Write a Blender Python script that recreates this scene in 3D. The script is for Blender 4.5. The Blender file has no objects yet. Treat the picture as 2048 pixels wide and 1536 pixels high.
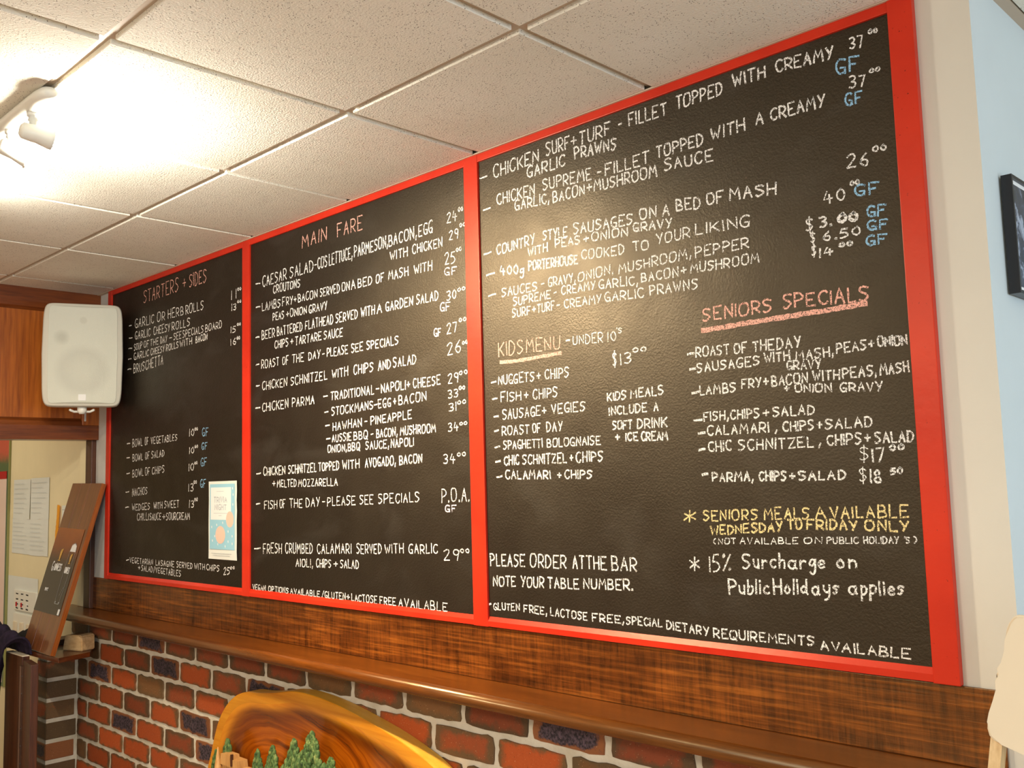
import bpy, bmesh, math, random
from mathutils import Vector, Matrix, noise as mnoise
PI = math.pi
rnd = random.Random(7)
S = bpy.context.scene
COL = S.collection

# ------------------------------------------------------------------ camera
F_PX = 1911.0
YAW, PITCH, ROLL = -0.774084, 0.0999098, -0.0273561
CAM = Vector((3.35528, -1.72111, 1.58255))
def cam_axes():
    cy, sy, cp, sp = math.cos(YAW), math.sin(YAW), math.cos(PITCH), math.sin(PITCH)
    f = Vector((sy*cp, cy*cp, sp)); r = Vector((cy, -sy, 0)); u = r.cross(f)
    cr, sr = math.cos(ROLL), math.sin(ROLL)
    return cr*r + sr*u, -sr*r + cr*u, f
r_, u_, f_ = cam_axes()
cd = bpy.data.cameras.new('camera'); cam = bpy.data.objects.new('camera', cd); COL.objects.link(cam)
cd.sensor_fit = 'HORIZONTAL'; cd.sensor_width = 36.0; cd.lens = F_PX*36.0/2048.0
cd.clip_start = 0.02
m = Matrix((r_, u_, -f_)).transposed().to_4x4(); m.translation = CAM
cam.matrix_world = m
S.camera = cam

# ------------------------------------------------------------------ light
S.view_settings.view_transform = 'Standard'; S.view_settings.look = 'None'
S.view_settings.gamma = 1.0; S.view_settings.use_curve_mapping = False
S.view_settings.exposure = 0.22
S.cycles.use_denoising = True
S.cycles.max_bounces = 8; S.cycles.diffuse_bounces = 5; S.cycles.transparent_max_bounces = 12
S.cycles.sample_clamp_indirect = 6.0

w = bpy.data.worlds.new('sky'); S.world = w; w.use_nodes = True
bg = w.node_tree.nodes['Background']; bg.inputs[0].default_value = (0.62, 0.78, 1.0, 1); bg.inputs[1].default_value = 1.1

def area(name, loc, target, sx, sy, power, color):
    d = bpy.data.lights.new(name, 'AREA'); d.shape = 'RECTANGLE'; d.size = sx; d.size_y = sy
    d.energy = power; d.color = color
    o = bpy.data.objects.new(name, d); COL.objects.link(o); o.location = loc
    o.rotation_euler = (Vector(target)-Vector(loc)).to_track_quat('-Z', 'Y').to_euler()
    return o
WARM = (1.0, 0.92, 0.80)
COOL = (0.74, 0.88, 1.0)
# daylight through the window of the right wall
area('window_daylight', (5.45, 0.1, 1.55), (2.8, 0.3, 1.5), 2.2, 1.5, 26.0, COOL)
area('window_daylight', (5.45, -2.6, 1.55), (1.0, -1.2, 1.3), 2.0, 1.5, 34.0, COOL)
# unseen area lights added to fill the room and the bar, without fixtures
area('room_fill', (1.6, -3.2, 2.40), (1.6, -3.0, 0.0), 0.6, 0.6, 56.0, WARM)
area('room_fill', (4.0, -3.0, 2.40), (4.0, -2.8, 0.0), 0.6, 0.6, 22.0, WARM)
area('bar_fill', (-2.0, -0.9, 2.38), (-1.7, -0.5, 0.0), 0.4, 0.4, 8.0, (1.0, 0.9, 0.72))
def bulb(name, loc, power, radius, color=WARM):
    d = bpy.data.lights.new(name, 'POINT'); d.energy = power; d.shadow_soft_size = radius; d.color = color
    o = bpy.data.objects.new(name, d); COL.objects.link(o); o.location = loc
    return o

# ------------------------------------------------------------------ helpers
def mesh(name, verts, faces, mat=None, parent=None, smooth=False, loc=None):
    me = bpy.data.meshes.new(name); me.from_pydata([tuple(v) for v in verts], [], faces); me.update()
    if mat: me.materials.append(mat)
    if smooth: me.polygons.foreach_set('use_smooth', [True]*len(me.polygons))
    o = bpy.data.objects.new(name, me); COL.objects.link(o)
    if parent: o.parent = parent
    if loc: o.location = loc
    return o
def bmobj(name, bm, mat=None, parent=None, smooth=False, loc=None):
    bmesh.ops.recalc_face_normals(bm, faces=bm.faces[:])
    me = bpy.data.meshes.new(name); bm.to_mesh(me); bm.free()
    if mat: me.materials.append(mat)
    if smooth: me.polygons.foreach_set('use_smooth', [True]*len(me.polygons))
    o = bpy.data.objects.new(name, me); COL.objects.link(o)
    if parent: o.parent = parent
    if loc: o.location = loc
    return o
def add_box(bm, x0, x1, y0, y1, z0, z1, bev=0.0, mtx=None, seg=2):
    vs = [bm.verts.new(Vector((x, y, z))) for x in (x0, x1) for y in (y0, y1) for z in (z0, z1)]
    fs = [(0,1,3,2),(4,6,7,5),(0,4,5,1),(2,3,7,6),(0,2,6,4),(1,5,7,3)]
    ff = [bm.faces.new([vs[i] for i in f]) for f in fs]
    if bev > 0:
        es = list({e for f in ff for e in f.edges})
        r = bmesh.ops.bevel(bm, geom=es, offset=bev, segments=seg, affect='EDGES', profile=0.6)
        vs = list({v for v in r['verts']} | {v for v in vs if v.is_valid})
    if mtx:
        for v in vs: v.co = mtx @ v.co
    return vs
def box(name, x0, x1, y0, y1, z0, z1, mat=None, parent=None, bev=0.0, mtx=None, seg=2):
    bm = bmesh.new(); add_box(bm, x0, x1, y0, y1, z0, z1, bev, mtx, seg)
    return bmobj(name, bm, mat, parent)
def add_tube(bm, pts, rad, n=12, caps=True):
    pts = [Vector(p) for p in pts]; rings = []
    if not hasattr(rad, '__len__'): rad = [rad]*len(pts)
    for i, p in enumerate(pts):
        a = pts[max(0, i-1)]; b = pts[min(len(pts)-1, i+1)]; t = (b-a).normalized()
        ref = Vector((0,0,1)) if abs(t.z) < 0.9 else Vector((1,0,0))
        u = t.cross(ref).normalized(); v = t.cross(u)
        rings.append([bm.verts.new(p + rad[i]*(math.cos(2*PI*k/n)*u + math.sin(2*PI*k/n)*v)) for k in range(n)])
    for a, b in zip(rings, rings[1:]):
        for k in range(n): bm.faces.new((a[k], a[(k+1)%n], b[(k+1)%n], b[k]))
    if caps:
        bm.faces.new(rings[0][::-1]); bm.faces.new(rings[-1])
    return rings
def prism_z(bm, pts, z0, z1):
    a = [bm.verts.new((x, y, z0)) for x, y in pts]; b = [bm.verts.new((x, y, z1)) for x, y in pts]
    n = len(pts)
    bm.faces.new(a[::-1]); bm.faces.new(b)
    for i in range(n): bm.faces.new((a[i], a[(i+1)%n], b[(i+1)%n], b[i]))
def prism_y(bm, pts, y0, y1):
    a = [bm.verts.new((x, y0, z)) for x, z in pts]; b = [bm.verts.new((x, y1, z)) for x, z in pts]
    n = len(pts)
    bm.faces.new(a); bm.faces.new(b[::-1])
    for i in range(n): bm.faces.new((a[i], a[(i+1)%n], b[(i+1)%n], b[i]))
def prism_x(bm, pts, x0, x1):
    a = [bm.verts.new((x0, y, z)) for y, z in pts]; b = [bm.verts.new((x1, y, z)) for y, z in pts]
    n = len(pts)
    bm.faces.new(a); bm.faces.new(b[::-1])
    for i in range(n): bm.faces.new((a[i], a[(i+1)%n], b[(i+1)%n], b[i]))
def thing(name, label, cat, loc=(0,0,0), rotz=0.0, group=None):
    o = bpy.data.objects.new(name, None); COL.objects.link(o); o.location = loc; o.rotation_euler = (0,0,rotz)
    o.empty_display_size = 0.05
    o['label'] = label; o['category'] = cat
    if group: o['group'] = group
    return o
def tag(o, label, cat, group=None):
    o['label'] = label; o['category'] = cat
    if group: o['group'] = group
    return o
def struct(o, label=None):
    o['kind'] = 'structure'
    if label: o['label'] = label
    return o

# ------------------------------------------------------------------ materials
def srgb(r, g, b):
    def c(v):
        v /= 255.0
        return v/12.92 if v <= 0.04045 else ((v+0.055)/1.055)**2.4
    return (c(r), c(g), c(b), 1.0)
class NT:
    def __init__(self, name):
        self.m = bpy.data.materials.new(name); self.m.use_nodes = True
        self.t = self.m.node_tree; self.n = self.t.nodes; self.b = self.n['Principled BSDF']
        self.out = self.n['Material Output']
    def node(self, typ, **kw):
        n = self.n.new(typ)
        for k, v in kw.items(): setattr(n, k, v)
        return n
    def link(self, a, b): self.t.links.new(a, b)
    def coord(self, kind='Object', scale=(1,1,1), rot=(0,0,0)):
        tc = self.node('ShaderNodeTexCoord'); mp = self.node('ShaderNodeMapping')
        mp.inputs['Scale'].default_value = scale; mp.inputs['Rotation'].default_value = rot
        self.link(tc.outputs[kind], mp.inputs[0]); return mp.outputs[0]
    def noise(self, vec, scale, detail=4, rough=0.5, dist=0.0):
        n = self.node('ShaderNodeTexNoise'); n.inputs['Scale'].default_value = scale
        n.inputs['Detail'].default_value = detail; n.inputs['Roughness'].default_value = rough
        n.inputs['Distortion'].default_value = dist
        if vec: self.link(vec, n.inputs['Vector'])
        return n.outputs['Fac']
    def ramp(self, fac, stops):
        r = self.node('ShaderNodeValToRGB'); e = r.color_ramp.elements
        while len(e) < len(stops): e.new(0.5)
        for i, (p, c) in enumerate(stops): e[i].position = p; e[i].color = c if len(c) == 4 else (*c, 1)
        self.link(fac, r.inputs[0]); return r.outputs[0]
    def mix(self, fac, a, b, mode='MIX'):
        n = self.node('ShaderNodeMix', data_type='RGBA', blend_type=mode)
        for sock, v in ((n.inputs[0], fac), (n.inputs[6], a), (n.inputs[7], b)):
            if isinstance(v, (int, float)): sock.default_value = v
            elif isinstance(v, tuple): sock.default_value = v
            else: self.link(v, sock)
        return n.outputs[2]
    def math(self, op, a, b=0.0, clamp=False):
        n = self.node('ShaderNodeMath', operation=op, use_clamp=clamp)
        for i, v in ((0, a), (1, b)):
            if isinstance(v, (int, float)): n.inputs[i].default_value = v
            else: self.link(v, n.inputs[i])
        return n.outputs[0]
    def sep(self, vec):
        n = self.node('ShaderNodeSeparateXYZ'); self.link(vec, n.inputs[0]); return n.outputs
    def set(self, color=None, rough=None, spec=None, metal=None, coat=None):
        for key, v in (('Base Color', color), ('Roughness', rough), ('Specular IOR Level', spec), ('Metallic', metal), ('Coat Weight', coat)):
            if v is None: continue
            if isinstance(v, (int, float, tuple)): self.b.inputs[key].default_value = v
            else: self.link(v, self.b.inputs[key])
        return self
    def bump(self, h, strength=0.3, dist=0.01, prev=None):
        n = self.node('ShaderNodeBump'); n.inputs['Strength'].default_value = strength; n.inputs['Distance'].default_value = dist
        self.link(h, n.inputs['Height'])
        if prev: self.link(prev, n.inputs['Normal'])
        self.link(n.outputs[0], self.b.inputs['Normal']); return n.outputs[0]
def plain(name, col, rough=0.6, spec=0.4, bump=None, var=0.0, metal=0.0):
    t = NT(name); v = t.coord()
    if var:
        f = t.noise(v, 9.0, 4); d = tuple(c*(1-var) for c in col[:3])+(1,)
        t.set(t.ramp(f, [(0.3, d), (0.7, col)]), rough, spec, metal)
    else: t.set(col, rough, spec, metal)
    if bump: t.bump(t.noise(v, bump[0], 3), bump[1], bump[2])
    return t.m
def wood(name, dark, mid, light, axis='x', rough=0.35, grain=38.0, spec=0.5, coat=0.0, streak=1.0):
    t = NT(name)
    long = {'x': (0.06, 1, 1), 'y': (1, 0.06, 1), 'z': (1, 1, 0.06)}[axis]
    v = t.coord('Object', long)
    f1 = t.noise(v, grain, 5, 0.65, 0.6); f2 = t.noise(v, grain*4.5, 3, 0.6); f3 = t.noise(t.coord('Object', tuple(0.25+0.75*c for c in long)), 5.0, 3)
    c = t.ramp(f1, [(0.28, dark), (0.5, mid), (0.74, light)])
    c = t.mix(0.35*streak, c, t.ramp(f2, [(0.35, dark), (0.62, light)]), 'MIX')
    c = t.mix(0.45, c, t.ramp(f3, [(0.35, (0.55,0.5,0.5,1)), (0.65, (1,1,1,1))]), 'MULTIPLY')
    t.set(c, rough, spec, coat=coat); t.bump(f2, 0.08, 0.002)
    return t.m

M = {}
M['plaster_white'] = plain('strip_plaster', srgb(205, 203, 196), 0.75, 0.3, (60, 0.2, 0.004), 0.12)
M['wall_cream'] = plain('cream_paint', srgb(214, 209, 194), 0.6, 0.35, (90, 0.08, 0.002), 0.03)
M['wall_bar'] = plain('warm_cream_paint', srgb(236, 222, 180), 0.6, 0.35, (60, 0.1, 0.003), 0.05)
M['wall_blue'] = plain('pale_paint', srgb(206, 215, 214), 0.6, 0.35, (60, 0.08, 0.002), 0.03)
M['floor'] = plain('carpet_floor', srgb(186, 160, 138), 0.9, 0.2, (200, 0.4, 0.004), 0.3)
M['trim_grid'] = plain('grid_metal', srgb(196, 178, 155), 0.45, 0.4, None, 0.04)
M['speaker'] = plain('speaker_plastic', srgb(206, 203, 188), 0.5, 0.4, (900, 0.15, 0.001))
M['lamp_white'] = plain('lamp_enamel', srgb(228, 226, 214), 0.3, 0.5)
M['black'] = plain('black_lacquer', (0.008, 0.008, 0.01, 1), 0.35, 0.5)
M['paper'] = plain('paper', srgb(226, 228, 218), 0.8, 0.2, (40, 0.2, 0.003), 0.05)
M['brass'] = plain('hinge_brass', srgb(120, 92, 74), 0.4, 0.5, None, 0.3, 0.7)
M['metal'] = plain('steel', srgb(150, 150, 150), 0.35, 0.5, None, 0.1, 1.0)
M['offwhite'] = plain('cream_laminate', srgb(226, 212, 184), 0.5, 0.4, None, 0.02)
M['pale_wood'] = wood('pale_timber', srgb(176, 136, 80), srgb(214, 178, 118), srgb(230, 200, 146), 'z', 0.45, 30)
M['cut_wood'] = wood('sawn_end_timber', srgb(196, 150, 96), srgb(226, 186, 128), srgb(238, 206, 154), 'x', 0.7, 25)

# acoustic ceiling tile: pinholes and fine fissures
t = NT('acoustic_tile'); v = t.coord('Object')
geo = t.node('ShaderNodeObjectInfo'); off = t.node('ShaderNodeVectorMath', operation='ADD'); t.link(v, off.inputs[0])
cmb = t.node('ShaderNodeCombineXYZ'); t.link(t.math('MULTIPLY', geo.outputs['Random'], 37.0), cmb.inputs[0]); t.link(cmb.outputs[0], off.inputs[1]); v = off.outputs[0]
vo = t.node('ShaderNodeTexVoronoi'); vo.inputs['Scale'].default_value = 165; t.link(v, vo.inputs['Vector'])
dots = t.ramp(vo.outputs['Distance'], [(0.13, (0,0,0,1)), (0.23, (1,1,1,1))])
rare = t.ramp(t.noise(v, 30, 2), [(0.42, (1,1,1,1)), (0.5, (0,0,0,1))])
dots = t.mix(1.0, dots, rare, 'LIGHTEN')
fine = t.noise(v, 210, 3, 0.6)
col = t.mix(0.6, srgb(238, 234, 218), t.ramp(t.noise(v, 3.0, 3), [(0.3, srgb(226, 220, 202)), (0.7, srgb(240, 237, 224))]))
col = t.mix(t.math('SUBTRACT', 1.0, dots), col, srgb(120, 100, 84))
t.set(col, 0.9, 0.15)
n1 = t.bump(fine, 0.75, 0.003); t.bump(dots, 0.5, 0.002, n1)
M['tile'] = t.m

# chalkboard paint: orange-peel, faint smears of wiped chalk
t = NT('chalkboard_paint'); v = t.coord('Object')
sm = t.ramp(t.noise(t.coord('Object', (1, 1, 2.2)), 3.4, 5, 0.6, 0.8), [(0.52, (0,0,0,1)), (0.8, (1,1,1,1))])
fl = t.noise(v, 260, 2)
base = t.mix(t.math('MULTIPLY', sm, 0.16), (0.0068, 0.0056, 0.0045, 1), (0.10, 0.095, 0.085, 1))
t.set(base, 0.42, 0.5)
h = t.noise(v, 210, 3, 0.55); t.bump(h, 0.6, 0.0014); t.b.inputs['Specular Tint'].default_value = (1.0, 0.80, 0.52, 1); t.b.inputs['Specular IOR Level'].default_value = 0.62
rg = t.ramp(t.noise(v, 8, 3), [(0.3, (0.42,)*3+(1,)), (0.7, (0.52,)*3+(1,))]); t.link(rg, t.b.inputs['Roughness'])
M['board'] = t.m

def chalk(name, col):
    t = NT(name); v = t.coord('Object')
    g = t.noise(v, 640, 2, 0.6); g2 = t.noise(v, 230, 2, 0.5)
    a = t.ramp(t.math('ADD', t.math('MULTIPLY', g, 0.6), t.math('MULTIPLY', g2, 0.4)), [(0.425, (0.05,)*3+(1,)), (0.50, (1,1,1,1))])
    t.set(col, 0.95, 0.1); t.link(a, t.b.inputs['Alpha']); return t.m
M['chalk0'] = chalk('white_chalk', srgb(242, 240, 234))
M['chalk1'] = chalk('pink_chalk', srgb(238, 180, 162))
M['chalk2'] = chalk('blue_chalk', srgb(150, 196, 226))
M['chalk3'] = chalk('yellow_chalk', srgb(240, 218, 156))
M['chalk4'] = chalk('lilac_chalk', srgb(214, 208, 220))

# glossy red frame paint
t = NT('red_gloss_paint'); v = t.coord('Object')
c = t.ramp(t.noise(v, 7, 4), [(0.3, srgb(188, 38, 21)), (0.7, srgb(204, 48, 26))])
wr = t.ramp(t.noise(v, 150, 2), [(0.20, srgb(110, 14, 16)), (0.27, (1,1,1,1))]); c = t.mix(1.0, c, wr, 'MULTIPLY')
t.b.inputs['Specular Tint'].default_value = (1.0, 0.84, 0.6, 1); t.set(c, 0.36, 0.36); t.bump(t.noise(v, 60, 3), 0.18, 0.002); M['red'] = t.m

# rough-sawn stained board behind the shelf: saw marks both ways, blotchy stain
t = NT('rough_sawn_stained_timber')
vx = t.coord('Object', (0.035, 1, 1)); vz = t.coord('Object', (1, 1, 0.06)); v = t.coord('Object')
g1 = t.noise(vx, 130, 3, 0.6); g2 = t.noise(vz, 110, 3, 0.7); bl = t.noise(t.coord('Object', (0.5, 1, 1)), 6.5, 5, 0.65, 0.5)
patch = t.noise(t.coord('Object', (1, 1, 0.35)), 17, 4, 0.7)
c = t.ramp(g1, [(0.32, srgb(50, 20, 6)), (0.5, srgb(98, 48, 14)), (0.68, srgb(162, 92, 30))])
c = t.mix(0.35, c, t.ramp(g2, [(0.35, srgb(40, 16, 6)), (0.6, srgb(142, 76, 24))]))
c = t.mix(0.85, c, t.ramp(bl, [(0.34, (0.34, 0.27, 0.24, 1)), (0.62, (1,1,1,1))]), 'MULTIPLY')
c = t.mix(0.7, c, t.ramp(patch, [(0.30, (0.30, 0.24, 0.2, 1)), (0.44, (1,1,1,1))]), 'MULTIPLY')
t.b.inputs['Specular Tint'].default_value = (1.0, 0.72, 0.36, 1); t.set(c, 0.34, 0.8); n1 = t.bump(g1, 0.35, 0.003); t.bump(g2, 0.25, 0.003, n1); M['sawn'] = t.m

M['shelf'] = wood('varnished_shelf_timber', srgb(78, 38, 10), srgb(104, 54, 14), srgb(128, 70, 20), 'x', 0.25, 60, 0.9, 0.0, 0.6)
for n_ in M['shelf'].node_tree.nodes:
    if n_.type == 'BSDF_PRINCIPLED': n_.inputs['Specular Tint'].default_value = (1.0, 0.78, 0.42, 1)
M['header'] = wood('stained_header_timber', srgb(122, 58, 14), srgb(170, 90, 24), srgb(200, 116, 36), 'z', 0.36, 22, 0.5, 0.1)
M['header_rail'] = wood('dark_header_rail_timber', srgb(84, 38, 12), srgb(114, 56, 18), srgb(140, 74, 26), 'y', 0.34, 30, 0.5, 0.1)
M['dark_wood'] = wood('dark_jamb_timber', srgb(42, 20, 10), srgb(72, 38, 20), srgb(104, 62, 34), 'z', 0.45, 26)
M['gate'] = wood('gate_timber', srgb(48, 22, 8), srgb(78, 38, 14), srgb(108, 56, 20), 'z', 0.42, 22)
M['ledge'] = wood('ledge_timber', srgb(62, 26, 8), srgb(96, 44, 14), srgb(122, 60, 22), 'y', 0.3, 30, 0.5, 0.2)
M['plank'] = wood('plaque_timber', srgb(92, 48, 24), srgb(120, 68, 36), srgb(144, 90, 50), 'z', 0.28, 20, 0.5, 0.3)
M['plank_edge'] = wood('plaque_edge_timber', srgb(112, 50, 10), srgb(152, 76, 16), srgb(184, 104, 32), 'z', 0.28, 30, 0.5, 0.3)

# mortar and flashed bricks
t = NT('mortar'); v = t.coord('Object')
t.set(t.ramp(t.noise(v, 14, 5), [(0.3, srgb(196, 186, 162)), (0.7, srgb(222, 214, 194))]), 0.9, 0.2)
t.bump(t.noise(v, 130, 4), 0.5, 0.004); M['mortar'] = t.m
def brickmat(name, edge, core, blotch, amount, dark):
    # edge colour towards the arrises, core colour inside, dark speckle and white flecks
    t = NT(name); tc = t.node('ShaderNodeTexCoord'); g = t.sep(tc.outputs['Generated'])
    oi = t.node('ShaderNodeObjectInfo')
    off = t.node('ShaderNodeVectorMath', operation='ADD'); t.link(tc.outputs['Object'], off.inputs[0])
    cmb = t.node('ShaderNodeCombineXYZ'); t.link(t.math('MULTIPLY', oi.outputs['Random'], 51.0), cmb.inputs[0]); t.link(t.math('MULTIPLY', oi.outputs['Random'], 17.0), cmb.inputs[2])
    t.link(cmb.outputs[0], off.inputs[1]); v = off.outputs[0]
    dx = t.math('ABSOLUTE', t.math('SUBTRACT', g[0], 0.5)); dz = t.math('ABSOLUTE', t.math('SUBTRACT', g[2], 0.5))
    d = t.math('MAXIMUM', t.math('POWER', t.math('MULTIPLY', dx, 2.0), 3.0), t.math('POWER', t.math('MULTIPLY', dz, 2.0), 2.0))
    nz = t.noise(v, 22, 4, 0.6)
    d = t.math('ADD', d, t.math('MULTIPLY', t.math('SUBTRACT', nz, 0.5), 1.7))
    k = t.ramp(d, [(0.15+amount, (0,0,0,1)), (0.62+amount, (1,1,1,1))])
    c = t.mix(k, core, edge)
    sp = t.ramp(t.noise(v, 240, 2, 0.6), [(0.27, (0.10,0.08,0.08,1)), (0.34, (1,1,1,1))]); c = t.mix(0.9, c, sp, 'MULTIPLY')
    if blotch:
        b = t.ramp(t.math('ADD', d, t.math('MULTIPLY', t.noise(v, 130, 3, 0.7), 0.5)), [(0.66, (1,1,1,1)), (0.86, (0,0,0,1))])
        bc = t.ramp(t.noise(v, 150, 3), [(0.38, (0.016,0.013,0.017,1)), (0.66, dark)])
        c = t.mix(b, c, bc)
    fl = t.ramp(t.noise(v, 330, 1), [(0.755, (0,0,0,1)), (0.775, (1,1,1,1))]); c = t.mix(fl, c, srgb(200, 170, 130))
    hs = t.node('ShaderNodeHueSaturation'); t.link(c, hs.inputs['Color'])
    t.link(t.math('ADD', t.math('MULTIPLY', oi.outputs['Random'], 0.5), 0.75), hs.inputs['Value'])
    t.set(hs.outputs[0], 0.62, 0.35); t.bump(t.noise(v, 160, 4), 0.45, 0.003)
    return t.m
BR = [brickmat('brick_orange', srgb(104, 78, 48), srgb(170, 78, 34), False, 0.25, (0,0,0,1)),
      brickmat('brick_flashed', srgb(98, 74, 48), srgb(142, 70, 38), False, 0.02, (0,0,0,1)),
      brickmat('brick_brown', srgb(98, 76, 48), srgb(116, 80, 46), False, 0.05, (0,0,0,1)),
      brickmat('brick_burnt', srgb(136, 84, 48), srgb(122, 72, 46), True, 0.1, srgb(92, 76, 84))]

def attach(o, root):
    o.parent = root; o.matrix_parent_inverse = root.matrix_basis.inverted(); return o

# ================================================================== STRUCTURE
ZC = 2.456
struct(box('floor', -3.1, 5.6, -4.3, 2.6, -0.05, 0.0, M['floor']))

# chalkboard wall: plaster above, face brick below the shelf
wall_back = struct(box('wall_back', -0.885, 2.82, 0.0, 0.12, 1.06, ZC+0.1, M['wall_cream']))
strip = box('plaster_strip', -0.885, -0.74, -0.002, 0.0, 1.214, ZC-0.01, M['plaster_white'], wall_back)
mortar_main = box('mortar_bed', -1.13, 2.82, 0.0, 0.12, 0.0, 1.06, M['mortar'], wall_back)
brick_meshes = {}
def brick_mesh(w, h, kind, var, dep=0.0045):
    key = (round(w, 4), round(h, 4), kind, var)
    if key in brick_meshes: return brick_meshes[key]
    r = random.Random(hash((round(w*1000), kind, var)) & 0xffff)
    hw, hh = w/2, h/2; pts = []
    nx, nz = (9, 5) if w > 0.15 else (6, 5)
    def jit(a): return r.uniform(-1, 1)*a
    for i in range(nx): pts.append((-hw + w*i/nx + (jit(0.004) if i else 0.003), -hh + (jit(0.0024) if i else 0.004)))
    for i in range(nz): pts.append((hw + (jit(0.003) if i else -0.003), -hh + h*i/nz + (jit(0.003) if i else 0.003)))
    for i in range(nx): pts.append((hw - w*i/nx + (jit(0.004) if i else -0.003), hh + (jit(0.0028) if i else -0.003)))
    for i in range(nz): pts.append((-hw + (jit(0.003) if i else 0.003), hh - h*i/nz + (jit(0.003) if i else -0.003)))
    n = len(pts)
    V = [(x, -dep, z) for x, z in pts] + [(x*1.012, 0.0, z*1.02) for x, z in pts]
    F = [tuple(range(n))] + [(i, i+n, (i+1) % n + n, (i+1) % n) for i in range(n)]
    me = bpy.data.meshes.new('brick'); me.from_pydata(V, [], F); me.materials.append(BR[kind]); me.update()
    brick_meshes[key] = me; return me
def lay(x0, x1, z0, kind, parent, gx=0.021, gz=0.016):
    me = brick_mesh(x1-x0-gx, 0.086-gz, kind, rnd.randrange(4))
    o = bpy.data.objects.new('brick', me); COL.objects.link(o); o.parent = parent
    o.location = ((x0+x1)/2, 0.0, z0+0.043)
BX = -0.9344
KINDS = {0: '2 1 1 3 1 1 1 1 2 1 2 1 3 1 1 2',
         1: '2 0 1 3 0 1 3 1 0 0 1 0 2 1 0 1',
         2: '2 3 0 2 1 0 1 3 0 1 0 2 0 1 0 3 1',
         3: '1 0 1 0 3 1 0 0 2 0 1 0 3 0 1 0',
         4: '0 0 3 0 1 3 0 1 0 2 0 1 0 3 0 1 0',
         5: '1 0 0 0 1 0 3 0 1 0 0 2 0 1 3 0',
         6: '2 0 0 2 0 3 0 0 1 0 0 1 3 0 0 1 0'}
for c in range(12):
    z0 = 0.95 - 0.086*c
    if z0 < 0: break
    ks = [int(k) for k in KINDS[c].split()] if c in KINDS else [rnd.choice([0, 0, 0, 1, 1, 2, 3]) for _ in range(17)]
    xs = [-1.125 if c == 0 else -1.048]
    x = BX if c % 2 == 0 else BX + 0.12
    if c == 0: xs = [-1.125]
    while x < 2.80:
        xs.append(x); x += 0.24
    xs.append(2.83)
    for i in range(len(xs)-1):
        if xs[i+1]-xs[i] > 0.05: lay(xs[i], min(xs[i+1], 2.82), z0, ks[i % len(ks)], mortar_main)

# short brick return at the left end of the wall
ret = struct(box('wall_return', -1.154, -1.0465, -0.131, 0.0, 0.0, 0.90, M['mortar']))
for c in range(11):
    z0 = 0.95 - 0.086*(c+1)
    if z0 < -0.01: break
    k = [1, 0, 2, 0, 2, 3][c % 6]
    bm = bmesh.new(); add_box(bm, -1.156, -1.044, -0.1335, -0.014 if c % 2 else -0.006, z0+0.008, z0+0.078, 0.003, None, 1)
    bmobj('brick', bm, BR[k], ret)

# header over the servery opening on the left
wl = struct(box('wall_left', -0.965, -0.880, -2.4, -0.001, 1.806, 2.50, M['header']))
box('top_rail', -0.88, -0.861, -2.4, -0.001, 2.384, 2.46, M['header_rail'], wl, 0.003)
box('bottom_rail', -0.97, -0.861, -2.4, -0.001, 1.805, 1.868, M['header_rail'], wl, 0.003)
bm = bmesh.new(); prism_y(bm, [(-0.88, 2.386), (-0.862, 2.386), (-0.868, 2.366), (-0.876, 2.358), (-0.88, 2.352)], -2.4, -0.072); bmobj('moulding', bm, M['header_rail'], wl)
bm = bmesh.new(); prism_y(bm, [(-0.88, 1.866), (-0.862, 1.866), (-0.866, 1.884), (-0.876, 1.892), (-0.88, 1.898)], -2.4, -0.072); bmobj('moulding', bm, M['header_rail'], wl)
box('stile', -0.88, -0.861, -0.074, -0.001, 1.868, 2.384, M['header'], wl, 0.003)
box('paint_patch', -0.8612, -0.8602, -0.066, -0.058, 1.885, 1.955, M['plaster_white'], wl)
# bar side: cream wall seen through the opening, end walls
wb = struct(box('wall_bar', -3.1, -0.885, 0.02, 0.14, 0.0, 2.5, M['wall_bar']))
struct(box('wall_bar_side', -3.2, -3.1, -4.3, 0.14, 0.0, 2.5, M['wall_bar']))
struct(box('wall_left_full', -0.96, -0.865, -4.2, -2.4, 0.0, 2.5, M['header']))
tr = struct(box('trim_1', -1.04, -0.955, -0.012, 0.02, 1.081, 1.806, M['wall_bar'], None, 0.003))
tr = struct(box('trim_2', -0.95, -0.886, -0.022, 0.02, 1.081, 1.806, M['dark_wood'], None, 0.003))

# the wall that turns the corner at the right, and the rest of the room
struct(box('wall_right_return', 2.70, 2.82, 0.12, 2.5, 0.0, 2.55, M['wall_blue']))
me = wall_back.data; me.materials.append(M['wall_blue'])
for p in me.polygons:
    if p.normal.x > 0.9: p.material_index = 1
struct(box('wall_far', 2.82, 5.5, 2.5, 2.6, 0.0, 2.55, M['wall_blue']))
struct(box('wall_rear', -3.1, 5.6, -4.3, -4.2, 0.0, 2.55, M['wall_cream']))
bm = bmesh.new()
OP = [(-3.6, -1.6), (-0.9, 1.1)]
add_box(bm, 5.5, 5.6, -4.2, 2.6, 0.0, 0.8); add_box(bm, 5.5, 5.6, -4.2, 2.6, 2.3, 2.55)
for a, b in ((-4.2, -3.6), (-1.6, -0.9), (1.1, 2.6)): add_box(bm, 5.5, 5.6, a, b, 0.8, 2.3)
struct(bmobj('wall_right', bm, M['wall_cream']))
for i, (a, b) in enumerate(OP):
    bm = bmesh.new()
    for y in (a+0.02, (a+b)/2, b-0.02): add_box(bm, 5.53, 5.57, y-0.02, y+0.02, 0.8, 2.3)
    for z in (0.82, 2.28): add_box(bm, 5.53, 5.57, a, b, z-0.02, z+0.02)
    struct(bmobj('window_%d' % (i+1), bm, M['lamp_white']))

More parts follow.
